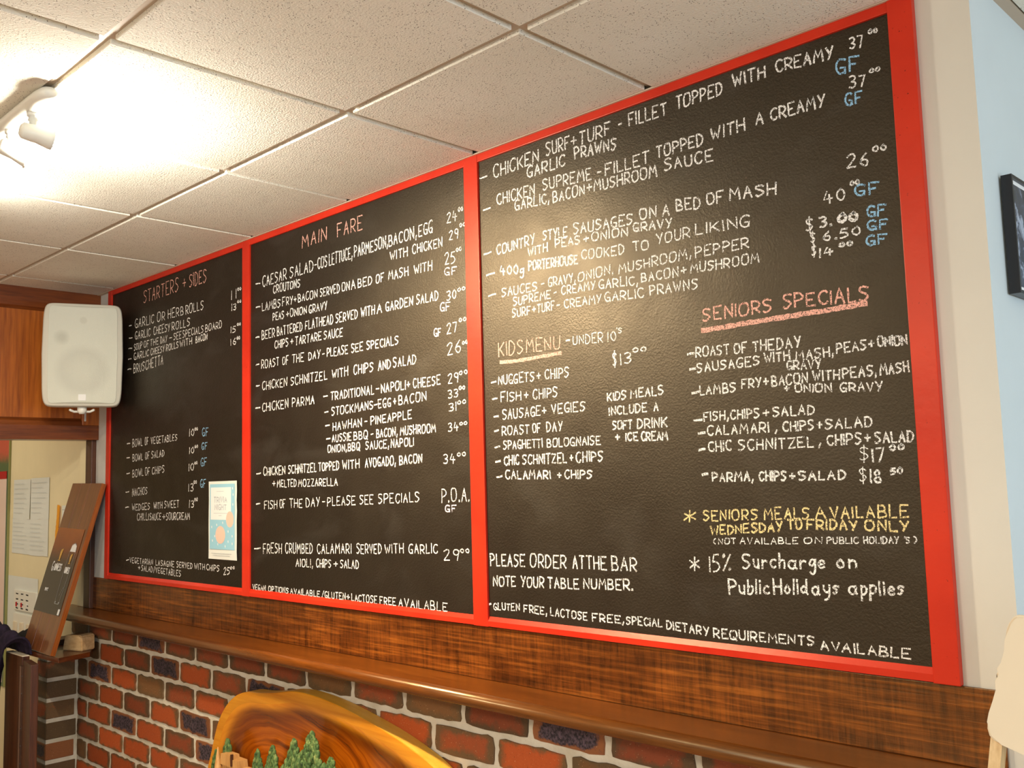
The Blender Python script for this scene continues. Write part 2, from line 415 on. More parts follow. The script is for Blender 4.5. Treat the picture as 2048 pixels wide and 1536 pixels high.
# ------------------------------------------------------------------ ceiling
ceil = struct(box('ceiling', -3.1, 5.6, -4.3, 2.6, 2.480, 2.52, M['trim_grid']))
PX, PY, GX0, GY0 = 0.5636, 0.558, 2.1449, -0.4353
GAP = 0.0105
tm = {}
def tile(x0, x1, y0, y1):
    w_, h_ = round(x1-x0, 3), round(y1-y0, 3)
    if w_ < 0.03 or h_ < 0.03: return
    if (w_, h_) not in tm:
        bm = bmesh.new(); add_box(bm, -w_/2, w_/2, -h_/2, h_/2, 0.0, 0.03, 0.0015, None, 1)
        bmesh.ops.recalc_face_normals(bm, faces=bm.faces[:])
        me = bpy.data.meshes.new('ceiling_tile'); bm.to_mesh(me); bm.free(); me.materials.append(M['tile']); tm[(w_, h_)] = me
    o = bpy.data.objects.new('ceiling_tile', tm[(w_, h_)]); COL.objects.link(o); o.parent = ceil
    o.location = ((x0+x1)/2 + rnd.uniform(-.0008, .0008), (y0+y1)/2 + rnd.uniform(-.0008, .0008), ZC-0.0105 + rnd.uniform(-.0006, .0006))
xl = [GX0 + PX*k for k in range(-9, 7)]; yl = [GY0 + PY*k for k in range(-7, 6)]
def clipx(a, lo, hi): return max(lo, min(hi, a))
for i in range(len(xl)-1):
    for j in range(len(yl)-1):
        xa, xb, ya, yb = xl[i]+GAP, xl[i+1]-GAP, yl[j]+GAP, yl[j+1]-GAP
        if xl[i] < 2.8 and yl[j+1] > -0.1:
            if yl[j] < -0.1: tile(xa if xa > -3.1 else -3.1, min(xb, 2.80), ya, -0.020)
            if xl[i+1] > 2.85: tile(2.845, xb, max(ya, -0.02+0.0 if yl[j] < -0.1 else ya), min(yb, 2.48))
            continue
        tile(max(xa, -3.08), min(xb, 5.48), max(ya, -4.18), min(yb, 2.48))
for x in xl: 
    box('grid_bar', x-0.012, x+0.012, -4.2, 2.5 if x > 2.83 else -0.001, ZC, ZC+0.008, M['trim_grid'], ceil)
for y in yl:
    box('grid_bar', -3.1 if y < 0 else 2.83, 5.5, y-0.012, y+0.012, ZC-0.0006, ZC+0.008, M['trim_grid'], ceil)
box('wall_angle', -0.86, 2.82, -0.019, 0.0, ZC-0.0125, ZC-0.009, M['trim_grid'], ceil)
box('wall_angle', 2.82, 2.842, -0.0, 2.5, ZC-0.0095, ZC-0.006, M['trim_grid'], ceil)

# ================================================================== BACKING BOARD AND SHELF
tag(box('backing_board', -0.946, 2.79, -0.006, -0.0002, 1.0818, 1.2135, M['sawn'], None, 0.0015),
    'rough-sawn dark stained timber board between the chalkboards and the shelf', 'board')
bm = bmesh.new()
ysh = [(-0.0002, 1.081), (-0.120, 1.081)]
for k in range(0, 9):
    a = PI/2 - k*PI/8
    ysh.append((-0.124 - 0.0175*math.cos(a), 1.0635 + 0.0175*math.sin(a)))
ysh += [(-0.116, 1.045), (-0.104, 1.042), (-0.02, 1.042), (-0.0002, 1.042)]
prism_x(bm, ysh, -1.125, 2.81)
sh = bmobj('shelf', bm, M['shelf']); 
for p in sh.data.polygons: p.use_smooth = abs(p.normal.x) < 0.5 and abs(p.normal.z) < 0.99 and p.center.y < -0.11
tag(sh, 'long varnished timber shelf with rounded nosing above the brick wall', 'shelf')

# ================================================================== MENU BOARD
mb = thing('menu_board', 'wall-wide black chalkboard menu in three panels with red painted frame', 'menu board', (0.98, -0.008, 1.221))
ZB0, ZB1 = 1.221, 2.4445
XS = [(-0.722, 0.3755), (0.4205, 1.527), (1.577, 2.683)]
YF = -0.0145
panels = []
PL = ['narrow-looking left panel headed STARTERS + SIDES', 'middle panel headed MAIN FARE', 'right panel with KIDS MENU and SENIORS SPECIALS']
for i, (a, b) in enumerate(XS):
    o = attach(box('board_panel', a-0.01, b+0.01, -0.008, -0.0005, ZB0+0.003, ZB1-0.004, M['board']), mb); o['label'] = PL[i]; panels.append(o)
for a, b in ((-0.7555, -0.720), (0.374, 0.4215), (1.5255, 1.5785), (2.6825, 2.7275)):
    yy = YF - (0.002 if a > 2 else 0)
    attach(box('frame_batten', a, b, yy, -0.0005, ZB0-0.0065, ZB1+0.003 if a < 2 else 2.447, M['red'], None, 0.0015), mb)
for i, (a, b) in enumerate(XS):
    attach(box('frame_rail', a-0.001, b+0.001, YF+0.001, -0.0005, ZB1-0.021, ZB1, M['red'], None, 0.0015), mb)
    bm = bmesh.new(); prism_x(bm, [(-0.0005, ZB0-0.005), (YF+0.0005, ZB0-0.005), (YF+0.0005, ZB0+0.008), (-0.0075, ZB0+0.020), (-0.0005, ZB0+0.021)], a-0.001, b+0.001)
    attach(bmobj('frame_rail', bm, M['red']), mb)

# ---- chalk lettering: single-stroke hand
GL = {
'A':'00 3A 60|14 54','B':'00 0A|~0A 4A 58 56 35 05|~05 45 63 61 40 00','C':'~69 5A 2A 07 03 20 50 62','D':'00 0A|~0A 3A 67 63 30 00',
'E':'6A 0A 00 60|05 45','F':'6A 0A 00|05 45','G':'~69 5A 2A 07 03 20 50 63|34 64 60','H':'00 0A|60 6A|05 65','I':'00 0A','J':'~6A 63 50 20 02',
'K':'00 0A|6A 04|25 60','L':'0A 00 50','M':'00 1A 44 7A 80','N':'00 0A 60 6A','O':'~3A 1A 07 03 10 50 73 77 6A 3A','P':'00 0A|~0A 4A 68 66 45 04',
'Q':'~3A 1A 07 03 10 50 73 77 6A 3A|43 7a','R':'00 0A|~0A 4A 68 66 44 04|24 60','S':'~69 4A 1A 08 16 45 63 52 30 10 01','T':'0A 6A|3A 30',
'U':'~0A 03 10 50 63 6A','V':'0A 30 6A','W':'0A 20 47 60 8A','X':'00 6A|0A 60','Y':'0A 35|6A 20','Z':'0A 6A 00 60',
'0':'~3A 07 03 30 53 57 3A','1':'00 0A','2':'~08 2A 4A 58 46 23 00|00 50','3':'~09 3A 58 46 25|~25 54 52 30 01','4':'2A 04 64|47 40','5':'5A 1A 06|~06 36 54 52 30 00',
'6':'~4A 16 03 20 40 53 45 15 03','7':'0A 5A 20','8':'~35 07 2A 4A 57 35 02 20 50 62 35','9':'~58 4A 1A 07 25 45 57 59|57 40',
'+':'05 65|32 38','-':'05 55','_':'00 60',',':'12 0b','.':'00 01 11 10 00',"'":'0A 08','/':'0a 5B','$':'~69 4A 1A 08 16 45 63 52 30 10 01|3C 3b',
'(':'~2A 07 03 20',')':'~0A 27 23 00','*':'31 3A|03 68|08 63','%':'00 6A|~1A 08 29 1A|~52 40 61 52',
'a':'~55 26 04 02 20 40 55|56 51 60','b':'0A 00|~00 30 43 45 26 04','c':'~45 26 04 02 20 41','d':'~44 26 04 02 20 43|4A 41 50','e':'~03 43 45 26 04 01 20 41',
'g':'~45 26 04 02 21 44|~46 4b 3d 1d 0c','h':'0A 00|~04 26 45 40','i':'06 00|08 09','l':'0A 00','n':'06 00|~04 26 45 40','o':'~26 04 02 20 42 44 26',
'p':'06 0d|~05 26 45 42 20 01','r':'06 00|~04 26 45','s':'~45 26 05 14 33 32 10 01','u':'~06 02 20 42|46 40','y':'~06 03 21 42|~46 4b 2d 0d'}
VAL = {c: i for i, c in enumerate('0123456789ABC')}; VAL.update({'a': -1, 'b': -2, 'c': -3, 'd': -4})
def chaikin(p, n=2):
    for _ in range(n):
        q = [p[0]]
        for a, b in zip(p, p[1:]):
            q.append((a[0]*.75+b[0]*.25, a[1]*.75+b[1]*.25)); q.append((a[0]*.25+b[0]*.75, a[1]*.25+b[1]*.75))
        q.append(p[-1]); p = q
    return p
GLY = {}
for k, s in GL.items():
    pl = []
    for st in s.split('|'):
        sm_ = st[0] == '~'; st = st.lstrip('~')
        pl.append((sm_, [(float(VAL[c[0]]), VAL[c[1]]/10.0) for c in st.split()]))
    GLY[k] = (max(x for _, p in pl for x, _ in p), pl)
def ribbon(V, F, pts, hw, y, r):
    # resample slightly so the edge can wander like real chalk
    out = []
    for a, b in zip(pts, pts[1:]):
        L = math.hypot(b[0]-a[0], b[1]-a[1]); k = max(1, int(L/0.009))
        for i in range(k): out.append((a[0]+(b[0]-a[0])*i/k, a[1]+(b[1]-a[1])*i/k))
    out.append(pts[-1]); n = len(out); base = len(V)
    for i, (x, z) in enumerate(out):
        a = out[max(0, i-1)]; b = out[min(n-1, i+1)]; dx, dz = b[0]-a[0], b[1]-a[1]; L = math.hypot(dx, dz) or 1e-6
        nx, nz = -dz/L, dx/L; h1 = hw*r.uniform(0.75, 1.15); h2 = hw*r.uniform(0.75, 1.15)
        ex = ez = 0.0
        if i == 0: ex, ez = -dx/L*hw*.6, -dz/L*hw*.6
        if i == n-1: ex, ez = dx/L*hw*.6, dz/L*hw*.6
        V.append((x+ex+nx*h1, y, z+ez+nz*h1)); V.append((x+ex-nx*h2, y, z+ez-nz*h2))
    for i in range(n-1): F.append((base+2*i, base+2*i+1, base+2*i+3, base+2*i+2))
def write_word(V, F, text, P0, P1, H0, H1, hw, y, r, jit=0.26, gapu=2.9):
    ll = math.hypot(P1[0]-P0[0], P1[1]-P0[1]); fr = min(0.12, hw*1.1/max(ll, 1e-4)); H0 *= 0.93; H1 *= 0.93
    P0, P1 = (P0[0]+(P1[0]-P0[0])*fr, P0[1]+(P1[1]-P0[1])*fr), (P1[0]-(P1[0]-P0[0])*fr, P1[1]-(P1[1]-P0[1])*fr)
    tot = 0; pos = []
    for c in text:
        if c == ' ': tot += 4; pos.append(None); continue
        wd = GLY[c][0]; pos.append(tot); tot += wd + gapu
    tot -= gapu; tot = max(tot, 0.01)
    single = text in '1I'
    for c, p in zip(text, pos):
        if p is None: continue
        wd, pl = GLY[c]; sy = r.uniform(0.92, 1.05); oy = r.uniform(-0.03, 0.03); sl = r.uniform(-0.3, 0.5); ox = r.uniform(-0.2, 0.2)
        if len(text) == 1: ox = 0
        for sm_, poly in pl:
            q = [(x + r.uniform(-jit, jit), z + r.uniform(-jit, jit)*0.1) for x, z in poly]
            if poly[0] == poly[-1]: q[-1] = (q[0][0]+r.uniform(-.4,.4), q[0][1]+r.uniform(-.04,.04))
            if sm_ and len(q) > 2: q = chaikin(q)
            W_ = []
            for x, z in q:
                u = (p + x + ox + sl*(z-0.5)) / tot
                z = z*sy + oy
                bx = P0[0] + (P1[0]-P0[0])*u; bz = P0[1] + (P1[1]-P0[1])*u; h = H0 + (H1-H0)*max(0, min(1, u))
                W_.append((bx, bz + h*z))
            ribbon(V, F, W_, hw, y + r.uniform(-0.00008, 0.00008), r)

# chalk lettering: (panel, colour, weight, [(word, x0, z0, x1, z1, height0, height1)]) in tenths of a millimetre on the board
CHALK=[
 (0,1,1.0,[('STARTERS',-4200,23450,-1150,23460,570,550),('+',-820,23470,-530,23470,540,540),('SIDES',-290,23470,1070,23470,540,530)]),
 (0,0,1.2,[(None,-5550,22680,-5310,22670)]),
 (0,0,1.2,[(None,-5530,22160,-5220,22140)]),
 (0,0,1.2,[(None,-5570,21720,-5230,21700)]),
 (0,0,1.2,[(None,-5580,21270,-5290,21270)]),
 (0,0,1.2,[(None,-5620,20850,-5300,20840)]),
 (0,0,1.2,[(None,-5590,17740,-5310,17750)]),
 (0,0,1.2,[(None,-5610,17160,-5320,17170)]),
 (0,0,1.2,[(None,-5590,16510,-5300,16530)]),
 (0,0,1.2,[(None,-5650,15750,-5340,15770)]),
 (0,0,1.2,[(None,-5670,15120,-5340,15150)]),
 (0,0,1.2,[(None,-5520,12980,-5290,13010)]),
 (0,0,1.0,[('GARLIC',-4990,22510,-3230,22500,400,380),('OR',-2960,22490,-2270,22490,390,380),('HERB',-2030,22490,-720,22480,380,370),('ROLLS',-560,22470,850,22460,370,360)]),
 (0,0,1.0,[('GARLIC',-4960,22030,-3530,22020,360,340),('CHEESY',-3260,22010,-1830,22000,350,330),('ROLLS',-1680,21990,-190,21980,340,320)]),
 (0,0,0.85,[('SOUP',-5050,21580,-4270,21590,300,290),('OF',-4120,21590,-3650,21590,290,290),('THE',-3560,21590,-2790,21590,290,290),('DAY',-2650,21590,-2060,21590,290,280),('-',-1910,21590,-1650,21590,280,280),('SEE',-1530,21590,-870,21590,280,280),('SPECIALS',-790,21590,860,21590,280,280),('BOARD',990,21590,2230,21590,280,270)]),
 (0,0,1.0,[('GARLIC',-5050,21190,-3640,21210,290,280),('CHEESY',-3510,21210,-2280,21230,280,270),('ROLLS',-2160,21230,-1110,21250,270,260),('WITH',-1010,21250,-10,21260,260,260),('BACON',250,21270,1170,21280,260,250)]),
 (0,0,1.0,[('BRUSCHETTA',-5060,20640,-2380,20730,390,400)]),
 (0,0,1.0,[('11',2900,22520,3230,22510,350,340)]),
 (0,0,1.0,[('00',3300,22770,3580,22750,100,110)]),
 (0,0,1.0,[('13',2900,22110,3230,22100,260,250)]),
 (0,0,1.0,[('00',3300,22330,3580,22310,90,100)]),
 (0,0,1.0,[('15',2840,21310,3200,21300,250,250)]),
 (0,0,1.0,[('00',3270,21510,3560,21500,100,100)]),
 (0,0,1.0,[('16',2840,20870,3240,20860,250,250)]),
 (0,0,1.0,[('00',3260,21010,3500,21000,120,130)]),
 (0,0,0.9,[('BOWL',-5080,17590,-4120,17610,330,310),('OF',-3940,17610,-3600,17620,320,310),('VEGETABLES',-3400,17630,-1150,17680,300,260)]),
 (0,0,0.9,[('BOWL',-5060,17000,-4080,17030,300,300),('OF',-3900,17040,-3500,17060,290,280),('SALAD',-3340,17060,-2220,17110,290,270)]),
 (0,0,0.9,[('BOWL',-5040,16350,-4020,16400,330,310),('OF',-3890,16400,-3440,16420,310,310),('CHIPS',-3270,16430,-2190,16480,300,290)]),
 (0,0,0.9,[('NACHOS',-5040,15580,-3650,15660,330,300)]),
 (0,0,0.9,[('WEDGES',-5060,15000,-3410,15060,280,270),('WITH',-3100,15070,-2330,15090,270,270),('SWEET',-2180,15100,-970,15140,270,270)]),
 (0,0,0.9,[('CHILLI',-4570,14610,-3510,14630,300,300),('SAUCE',-3440,14630,-2430,14650,300,290),('+',-2340,14650,-2070,14650,290,290),('SOURCREAM',-2030,14650,-100,14690,290,270)]),
 (0,0,0.85,[('VEGETARIAN',-5210,12900,-3100,12900,220,220),('LASAGNE',-2880,12900,-1320,12890,220,230),('SERVED',-1140,12890,120,12890,230,220),('WITH',250,12890,1060,12890,220,220),('CHIPS',1160,12890,2100,12880,220,230)]),
 (0,0,0.85,[('+',-4420,12640,-4220,12630,220,220),('SALAD/VEGETABLES',-4130,12630,-770,12560,220,240)]),
 (0,0,1.0,[('10',-200,17780,190,17780,300,300)]),
 (0,0,1.0,[('00',210,17970,480,17970,120,110)]),
 (0,2,1.0,[('GF',790,17730,1270,17740,310,310)]),
 (0,0,1.0,[('10',-190,17120,200,17120,260,260)]),
 (0,0,1.0,[('00',220,17320,490,17320,110,120)]),
 (0,2,1.0,[('GF',750,17240,1200,17250,270,280)]),
 (0,0,1.0,[('10',-240,16480,190,16490,300,300)]),
 (0,0,1.0,[('00',210,16710,460,16720,110,110)]),
 (0,2,1.0,[('GF',700,16640,1170,16660,310,310)]),
 (0,0,1.0,[('13',-230,15720,160,15730,300,300)]),
 (0,0,1.0,[('00',160,15990,410,16000,130,130)]),
 (0,2,1.0,[('GF',660,15860,1100,15870,310,310)]),
 (0,0,1.0,[('13',-160,15120,210,15140,280,270)]),
 (0,0,1.0,[('00',220,15350,490,15360,140,150)]),
 (0,0,1.0,[('25',2390,12790,2820,12840,260,250)]),
 (0,0,1.0,[('00',2840,12990,3160,13020,100,100)]),
 (1,1,1.1,[('MAIN',7400,23530,8820,23510,460,460),('FARE',9360,23500,10700,23490,470,460)]),
 (1,0,1.2,[(None,4550,22800,4840,22780)]),
 (1,0,1.2,[(None,4570,21980,4830,21970)]),
 (1,0,1.2,[(None,4550,20930,4780,20930)]),
 (1,0,1.2,[(None,4560,19980,4760,19990)]),
 (1,0,1.2,[(None,4570,19250,4780,19260)]),
 (1,0,1.2,[(None,4530,18500,4820,18500)]),
 (1,0,1.2,[(None,8570,18570,8780,18580)]),
 (1,0,1.2,[(None,8610,18070,8810,18080)]),
 (1,0,1.2,[(None,8660,17650,8870,17660)]),
 (1,0,1.2,[(None,8710,17240,8900,17250)]),
 (1,0,1.2,[(None,4590,16260,4860,16280)]),
 (1,0,1.2,[(None,4570,15240,4810,15270)]),
 (1,0,1.2,[(None,4450,13750,4840,13790)]),
 (1,0,1.1,[('CAESAR',4980,22630,6490,22650,400,390),('SALAD',6670,22650,8060,22670,390,380),('-',8110,22670,8250,22670,380,380),('COS',8280,22670,8840,22670,380,380),('LETTUCE,',8910,22670,10160,22690,380,370),('PARMESON,',10230,22690,11900,22710,370,360),('BACON,',11920,22710,13200,22720,360,360),('EGG',13260,22720,13900,22730,360,360)]),
 (1,0,1.1,[('CROUTONS',5650,22300,7300,22260,290,280)]),
 (1,0,1.05,[('WITH',11970,22290,12800,22280,260,270),('CHICKEN',12980,22280,14290,22260,270,280)]),
 (1,0,1.0,[('LAMBS',4950,21800,6120,21780,290,300),('FRY',6220,21780,6870,21770,290,290),('+',6900,21770,7090,21770,290,290),('BACON',7150,21770,8280,21760,290,280),('SERVED',8400,21750,9480,21740,290,280),('ON',9580,21740,10010,21730,280,280),('A',10060,21730,10300,21730,280,280),('BED',10400,21730,11120,21720,270,270),('OF',11290,21720,11700,21710,270,270),('MASH',11880,21710,12810,21700,270,270),('WITH',13040,21690,13850,21680,270,270)]),
 (1,0,1.0,[('PEAS',5620,21380,6340,21360,270,270),('+',6450,21360,6640,21350,270,280),('ONION',6690,21350,7680,21330,270,270),('GRAVY',7770,21320,8820,21300,280,270)]),
 (1,0,1.0,[('BEER',4930,20820,5770,20820,310,300),('BATTERED',5890,20820,7420,20810,300,310),('FLATHEAD',7560,20810,9130,20810,310,300),('SERVED',9240,20810,10400,20810,300,290),('WITH',10530,20810,11240,20810,290,290),('A',11320,20810,11570,20810,290,280),('GARDEN',11730,20810,13000,20810,280,280),('SALAD',13120,20810,14080,20800,280,280)]),
 (1,0,1.0,[('CHIPS',5740,20410,6590,20400,280,270),('+',6700,20400,6890,20400,270,270),('TARTARE',6980,20390,8490,20370,280,270),('SAUCE',8600,20370,9630,20350,270,280)]),
 (1,0,1.0,[('ROAST',4910,19820,6030,19820,300,280),('OF',6210,19820,6610,19810,280,290),('THE',6800,19810,7490,19810,290,280),('DAY',7740,19810,8430,19800,280,280),('-',8500,19800,8650,19800,280,280),('PLEASE',8760,19800,9880,19790,280,270),('SEE',10030,19790,10640,19790,270,270),('SPECIALS',10800,19790,12320,19780,270,260)]),
 (1,0,1.0,[('CHICKEN',4960,19080,6510,19090,300,300),('SCHNITZEL',6710,19090,8780,19100,300,300),('WITH',9020,19110,9880,19110,290,290),('CHIPS',10140,19110,11130,19120,300,290),('AND',11340,19120,11950,19130,290,280),('SALAD',12040,19130,13090,19140,280,280)]),
 (1,0,1.0,[('CHICKEN',4960,18350,6570,18370,300,300),('PARMA',6780,18370,8080,18390,300,300)]),
 (1,0,1.0,[('TRADITIONAL',8940,18430,11160,18450,270,270),('-',11220,18450,11390,18450,270,270),('NAPOLI',11470,18450,12610,18460,270,270),('+',12650,18460,12800,18460,270,270),('CHEESE',12920,18460,14100,18470,270,270)]),
 (1,0,1.0,[('STOCKMANS',8980,17950,11100,18010,260,260),('-',11120,18010,11300,18010,260,270),('EGG',11320,18010,11940,18030,270,260),('+',12020,18030,12180,18040,270,260),('BACON',12260,18040,13500,18070,260,270)]),
 (1,0,1.0,[('HAWHAN',9030,17480,10540,17530,260,260),('-',10650,17540,10810,17540,250,260),('PINEAPPLE',10950,17550,12860,17620,250,250)]),
 (1,0,1.0,[('AUSSIE',8990,17130,10010,17140,250,250),('BBQ',10110,17150,10820,17150,240,250),('-',10950,17150,11090,17160,250,250),('BACON,',11210,17160,12210,17170,250,250),('MUSHROOM',12310,17170,13870,17180,250,260)]),
 (1,0,1.0,[('ONION,',8750,16820,9770,16830,230,230),('BBQ',9810,16830,10440,16830,230,240),('SAUCE,',10690,16830,11810,16840,240,240),('NAPOLI',11880,16840,12930,16850,240,240)]),
 (1,0,1.1,[('CHICKEN',5020,16190,6370,16210,280,290),('SCHNITZEL',6530,16220,8170,16250,280,280),('TOPPED',8250,16260,9370,16280,270,270),('WITH',9510,16280,10400,16300,280,270),('AVOGADO,',10650,16310,12110,16340,270,270),('BACON',12250,16340,13280,16370,270,260)]),
 (1,0,1.0,[('+',5570,15810,5790,15800,240,250),('MELTED',5870,15800,7040,15800,250,250),('MOZZARELLA',7120,15800,9280,15800,250,240)]),
 (1,0,0.9,[('FISH',5080,15080,5890,15100,300,300),('OF',6020,15110,6380,15120,290,290),('THE',6600,15120,7380,15140,300,300),('DAY',7550,15150,8340,15170,290,290),('-',8440,15170,8620,15180,290,290),('PLEASE',8720,15180,10180,15220,290,280),('SEE',10370,15230,11050,15240,280,280),('SPECIALS',11260,15250,13130,15300,280,270)]),
 (1,0,0.95,[('FRESH',5000,13620,6160,13660,340,330),('CRUMBED',6350,13660,7920,13720,340,320),('CALAMARI',8140,13720,9950,13780,320,310),('SERVED',10190,13790,11400,13830,300,290),('WITH',11530,13840,12410,13870,280,280),('GARLIC',12610,13870,13850,13920,280,260)]),
 (1,0,0.95,[('AIOLI,',6960,13270,7930,13290,260,270),('CHIPS',8090,13300,8910,13320,260,260),('+',9020,13320,9260,13330,260,260),('SALAD',9360,13330,10310,13350,260,260)]),
 (1,0,0.9,[('VEGAN',4330,12390,5170,12390,190,190),('OPTIONS',5320,12390,6540,12400,190,190),('AVAILABLE',6630,12400,8310,12400,190,200),('/',8380,12400,8520,12400,200,200),('GLUTEN',8540,12400,9640,12400,200,210),('+',9670,12400,9850,12400,210,210),('LACTOSE',9920,12400,11170,12400,210,220),('FREE',11270,12400,12030,12400,220,220),('AVAILABLE',12120,12400,14200,12400,230,240)]),
 (1,0,0.85,[('24',14480,22870,14900,22850,300,300)]),
 (1,0,0.85,[('00',14940,23070,15150,23060,130,130)]),
 (1,0,0.85,[('29',14560,22380,14940,22360,270,280)]),
 (1,0,0.85,[('00',14980,22640,15230,22630,110,110)]),
 (1,0,0.85,[('25',14360,21720,14800,21710,330,330)]),
 (1,0,0.85,[('00',14820,21990,15060,21990,110,110)]),
 (1,4,1.0,[('GF',14340,21430,14850,21370,230,230)]),
 (1,0,0.85,[('30',14410,20710,14810,20720,280,270)]),
 (1,0,0.85,[('00',14840,20890,15170,20900,110,100)]),
 (1,4,1.0,[('GF',14120,20460,14570,20440,250,250)]),
 (1,4,1.0,[('GF',13850,19810,14180,19790,220,220)]),
 (1,0,0.85,[('27',14380,19810,14810,19830,300,290)]),
 (1,0,0.85,[('00',14870,20060,15180,20070,110,110)]),
 (1,0,0.85,[('26',14390,19230,14950,19260,340,340)]),
 (1,0,0.85,[('00',14980,19440,15220,19450,100,110)]),
 (1,0,0.85,[('29',14390,18460,14820,18460,280,280)]),
 (1,0,0.85,[('00',14840,18640,15180,18650,120,120)]),
 (1,0,0.85,[('33',14380,18050,14800,18060,260,250)]),
 (1,0,0.85,[('00',14820,18240,15080,18250,110,100)]),
 (1,0,0.85,[('31',14400,17690,14720,17700,250,250)]),
 (1,0,0.85,[('00',14750,17860,15090,17870,110,110)]),
 (1,0,0.85,[('34',14360,17150,14780,17170,260,250)]),
 (1,0,0.85,[('00',14800,17300,15130,17310,90,90)]),
 (1,0,0.85,[('34',14150,16300,14620,16300,280,280)]),
 (1,0,0.85,[('00',14680,16480,15050,16480,110,110)]),
 (1,0,0.85,[('P.O.A.',14040,15280,15160,15310,380,360)]),
 (1,4,1.0,[('GF',14170,15020,14630,15030,190,190)]),
 (1,0,0.85,[('29',14070,13740,14690,13770,300,280)]),
 (1,0,0.85,[('00',14740,13950,15100,13960,120,120)]),
 (2,0,1.2,[(None,15830,23790,16100,23790)]),
 (2,0,1.2,[(None,15930,22900,16190,22910)]),
 (2,0,1.2,[(None,15910,21720,16180,21740)]),
 (2,0,1.2,[(None,15990,21150,16290,21160)]),
 (2,0,1.2,[(None,16050,20590,16310,20610)]),
 (2,0,1.2,[(None,16070,18330,16240,18340)]),
 (2,0,1.2,[(None,16090,17890,16260,17910)]),
 (2,0,1.2,[(None,16130,17440,16300,17450)]),
 (2,0,1.2,[(None,16140,17070,16280,17090)]),
 (2,0,1.2,[(None,16140,16650,16310,16680)]),
 (2,0,1.2,[(None,16150,16290,16320,16310)]),
 (2,0,1.2,[(None,16180,15900,16370,15930)]),
 (2,0,1.2,[(None,22080,18390,22240,18400)]),
 (2,0,1.2,[(None,22120,18060,22260,18070)]),
 (2,0,1.2,[(None,22150,17550,22310,17570)]),
 (2,0,1.2,[(None,22160,16960,22360,16970)]),
 (2,0,1.2,[(None,22260,16690,22420,16700)]),
 (2,0,1.2,[(None,22250,16340,22400,16360)]),
 (2,0,1.2,[(None,22310,15820,22440,15840)]),
 (2,0,1.2,[(None,15730,12680,15850,12720)]),
 (2,0,1.0,[('CHICKEN',16320,23670,17960,23710,360,340),('SURF',18190,23780,18990,23770,340,330),('+',19010,23770,19210,23770,330,330),('TURF',19280,23770,20270,23770,330,310),('-',20470,23790,20580,23800,310,310),('FILLET',20750,23810,21840,23760,320,300),('TOPPED',22070,23800,23260,23810,300,280),('WITH',23480,23860,24280,23840,290,270),('CREAMY',24480,23860,25730,23740,270,260)]),
 (2,0,1.1,[('GARLIC',17520,23380,18840,23380,310,300),('PRAWNS',19100,23470,20410,23370,300,300)]),
 (2,0,1.0,[('CHICKEN',16430,22930,17800,22900,310,300),('SUPREME',18050,22940,19640,22840,290,290),('-',19790,22830,19920,22820,290,290),('FILLET',20030,22820,21310,22810,280,280),('TOPPED',21490,22860,22730,22840,280,280),('WITH',22900,22880,23750,22870,280,280),('A',23970,22900,24180,22880,280,280),('CREAMY',24310,22910,25500,22850,270,260)]),
 (2,0,1.0,[('GARLIC,',17070,22650,18280,22580,270,270),('BACON',18370,22550,19410,22530,270,280),('+',19450,22530,19640,22530,270,270),('MUSHROOM',19670,22530,21500,22440,270,280),('SAUCE',21680,22520,22960,22430,280,280)]),
 (2,0,1.0,[('COUNTRY',16370,21620,17750,21650,260,270),('STYLE',18000,21680,18830,21630,260,260),('SAUSAGES',18990,21640,20790,21520,270,270),('ON',20960,21580,21440,21540,260,260),('A',21580,21530,21790,21510,260,270),('BED',21950,21560,22590,21480,260,260),('OF',22720,21520,23170,21480,260,260),('MASH',23270,21490,24380,21380,260,260)]),
 (2,0,1.0,[('WITH',17480,21390,18170,21380,210,220),('PEAS',18390,21420,19210,21360,220,220),('+',19290,21360,19490,21360,220,220),('ONION',19540,21360,20640,21280,220,220),('GRAVY',20760,21330,21850,21210,220,220)]),
 (2,0,1.1,[('400g',16470,21060,17350,20960,280,260)]),
 (2,0,1.1,[('PORTERHOUSE',17480,21020,19130,20900,250,240)]),
 (2,0,0.85,[('COOKED',19220,20980,20510,20870,230,240),('TO',20730,20890,21200,20840,230,240),('YOUR',21390,20920,22290,20910,240,240),('LIKING',22410,20940,23740,20840,240,250)]),
 (2,0,0.85,[('SAUCES',16520,20500,17780,20480,230,230),('-',17900,20490,18010,20500,230,230),('GRAVY,',18130,20510,19030,20470,230,230),('ONION,',19090,20450,20180,20490,230,230),('MUSHROOM,',20310,20450,22290,20460,230,230),('PEPPER',22380,20440,23690,20420,230,230)]),
 (2,0,0.85,[('SUPREME',16920,20200,18230,20210,220,210),('-',18300,20210,18410,20230,220,220),('CREAMY',18550,20240,19630,20200,220,220),('GARLIC,',19710,20190,20860,20110,220,220),('BACON',20930,20150,21950,20110,220,220),('+',22000,20110,22160,20120,220,230),('MUSHROOM',22240,20130,23910,20060,220,220)]),
 (2,0,0.85,[('SURF',16870,19910,17540,19910,220,220),('+',17570,19910,17710,19910,220,220),('TURF',17740,19910,18340,19910,220,220),('-',18390,19910,18510,19900,220,220),('CREAMY',18620,19900,19800,19860,220,220),('GARLIC',19870,19870,21010,19800,220,220),('PRAWNS',21150,19820,22430,19760,230,230)]),
 (2,0,0.85,[('37',26030,23810,26320,23760,260,260)]),
 (2,0,0.85,[('00',26410,23970,26610,23950,90,90)]),
 (2,2,1.0,[('GF',25730,23410,26220,23350,320,310)]),
 (2,0,0.85,[('37',25980,23050,26320,23010,250,240)]),
 (2,0,0.85,[('00',26380,23220,26610,23210,80,80)]),
 (2,2,1.0,[('GF',25880,22730,26250,22700,260,250)]),
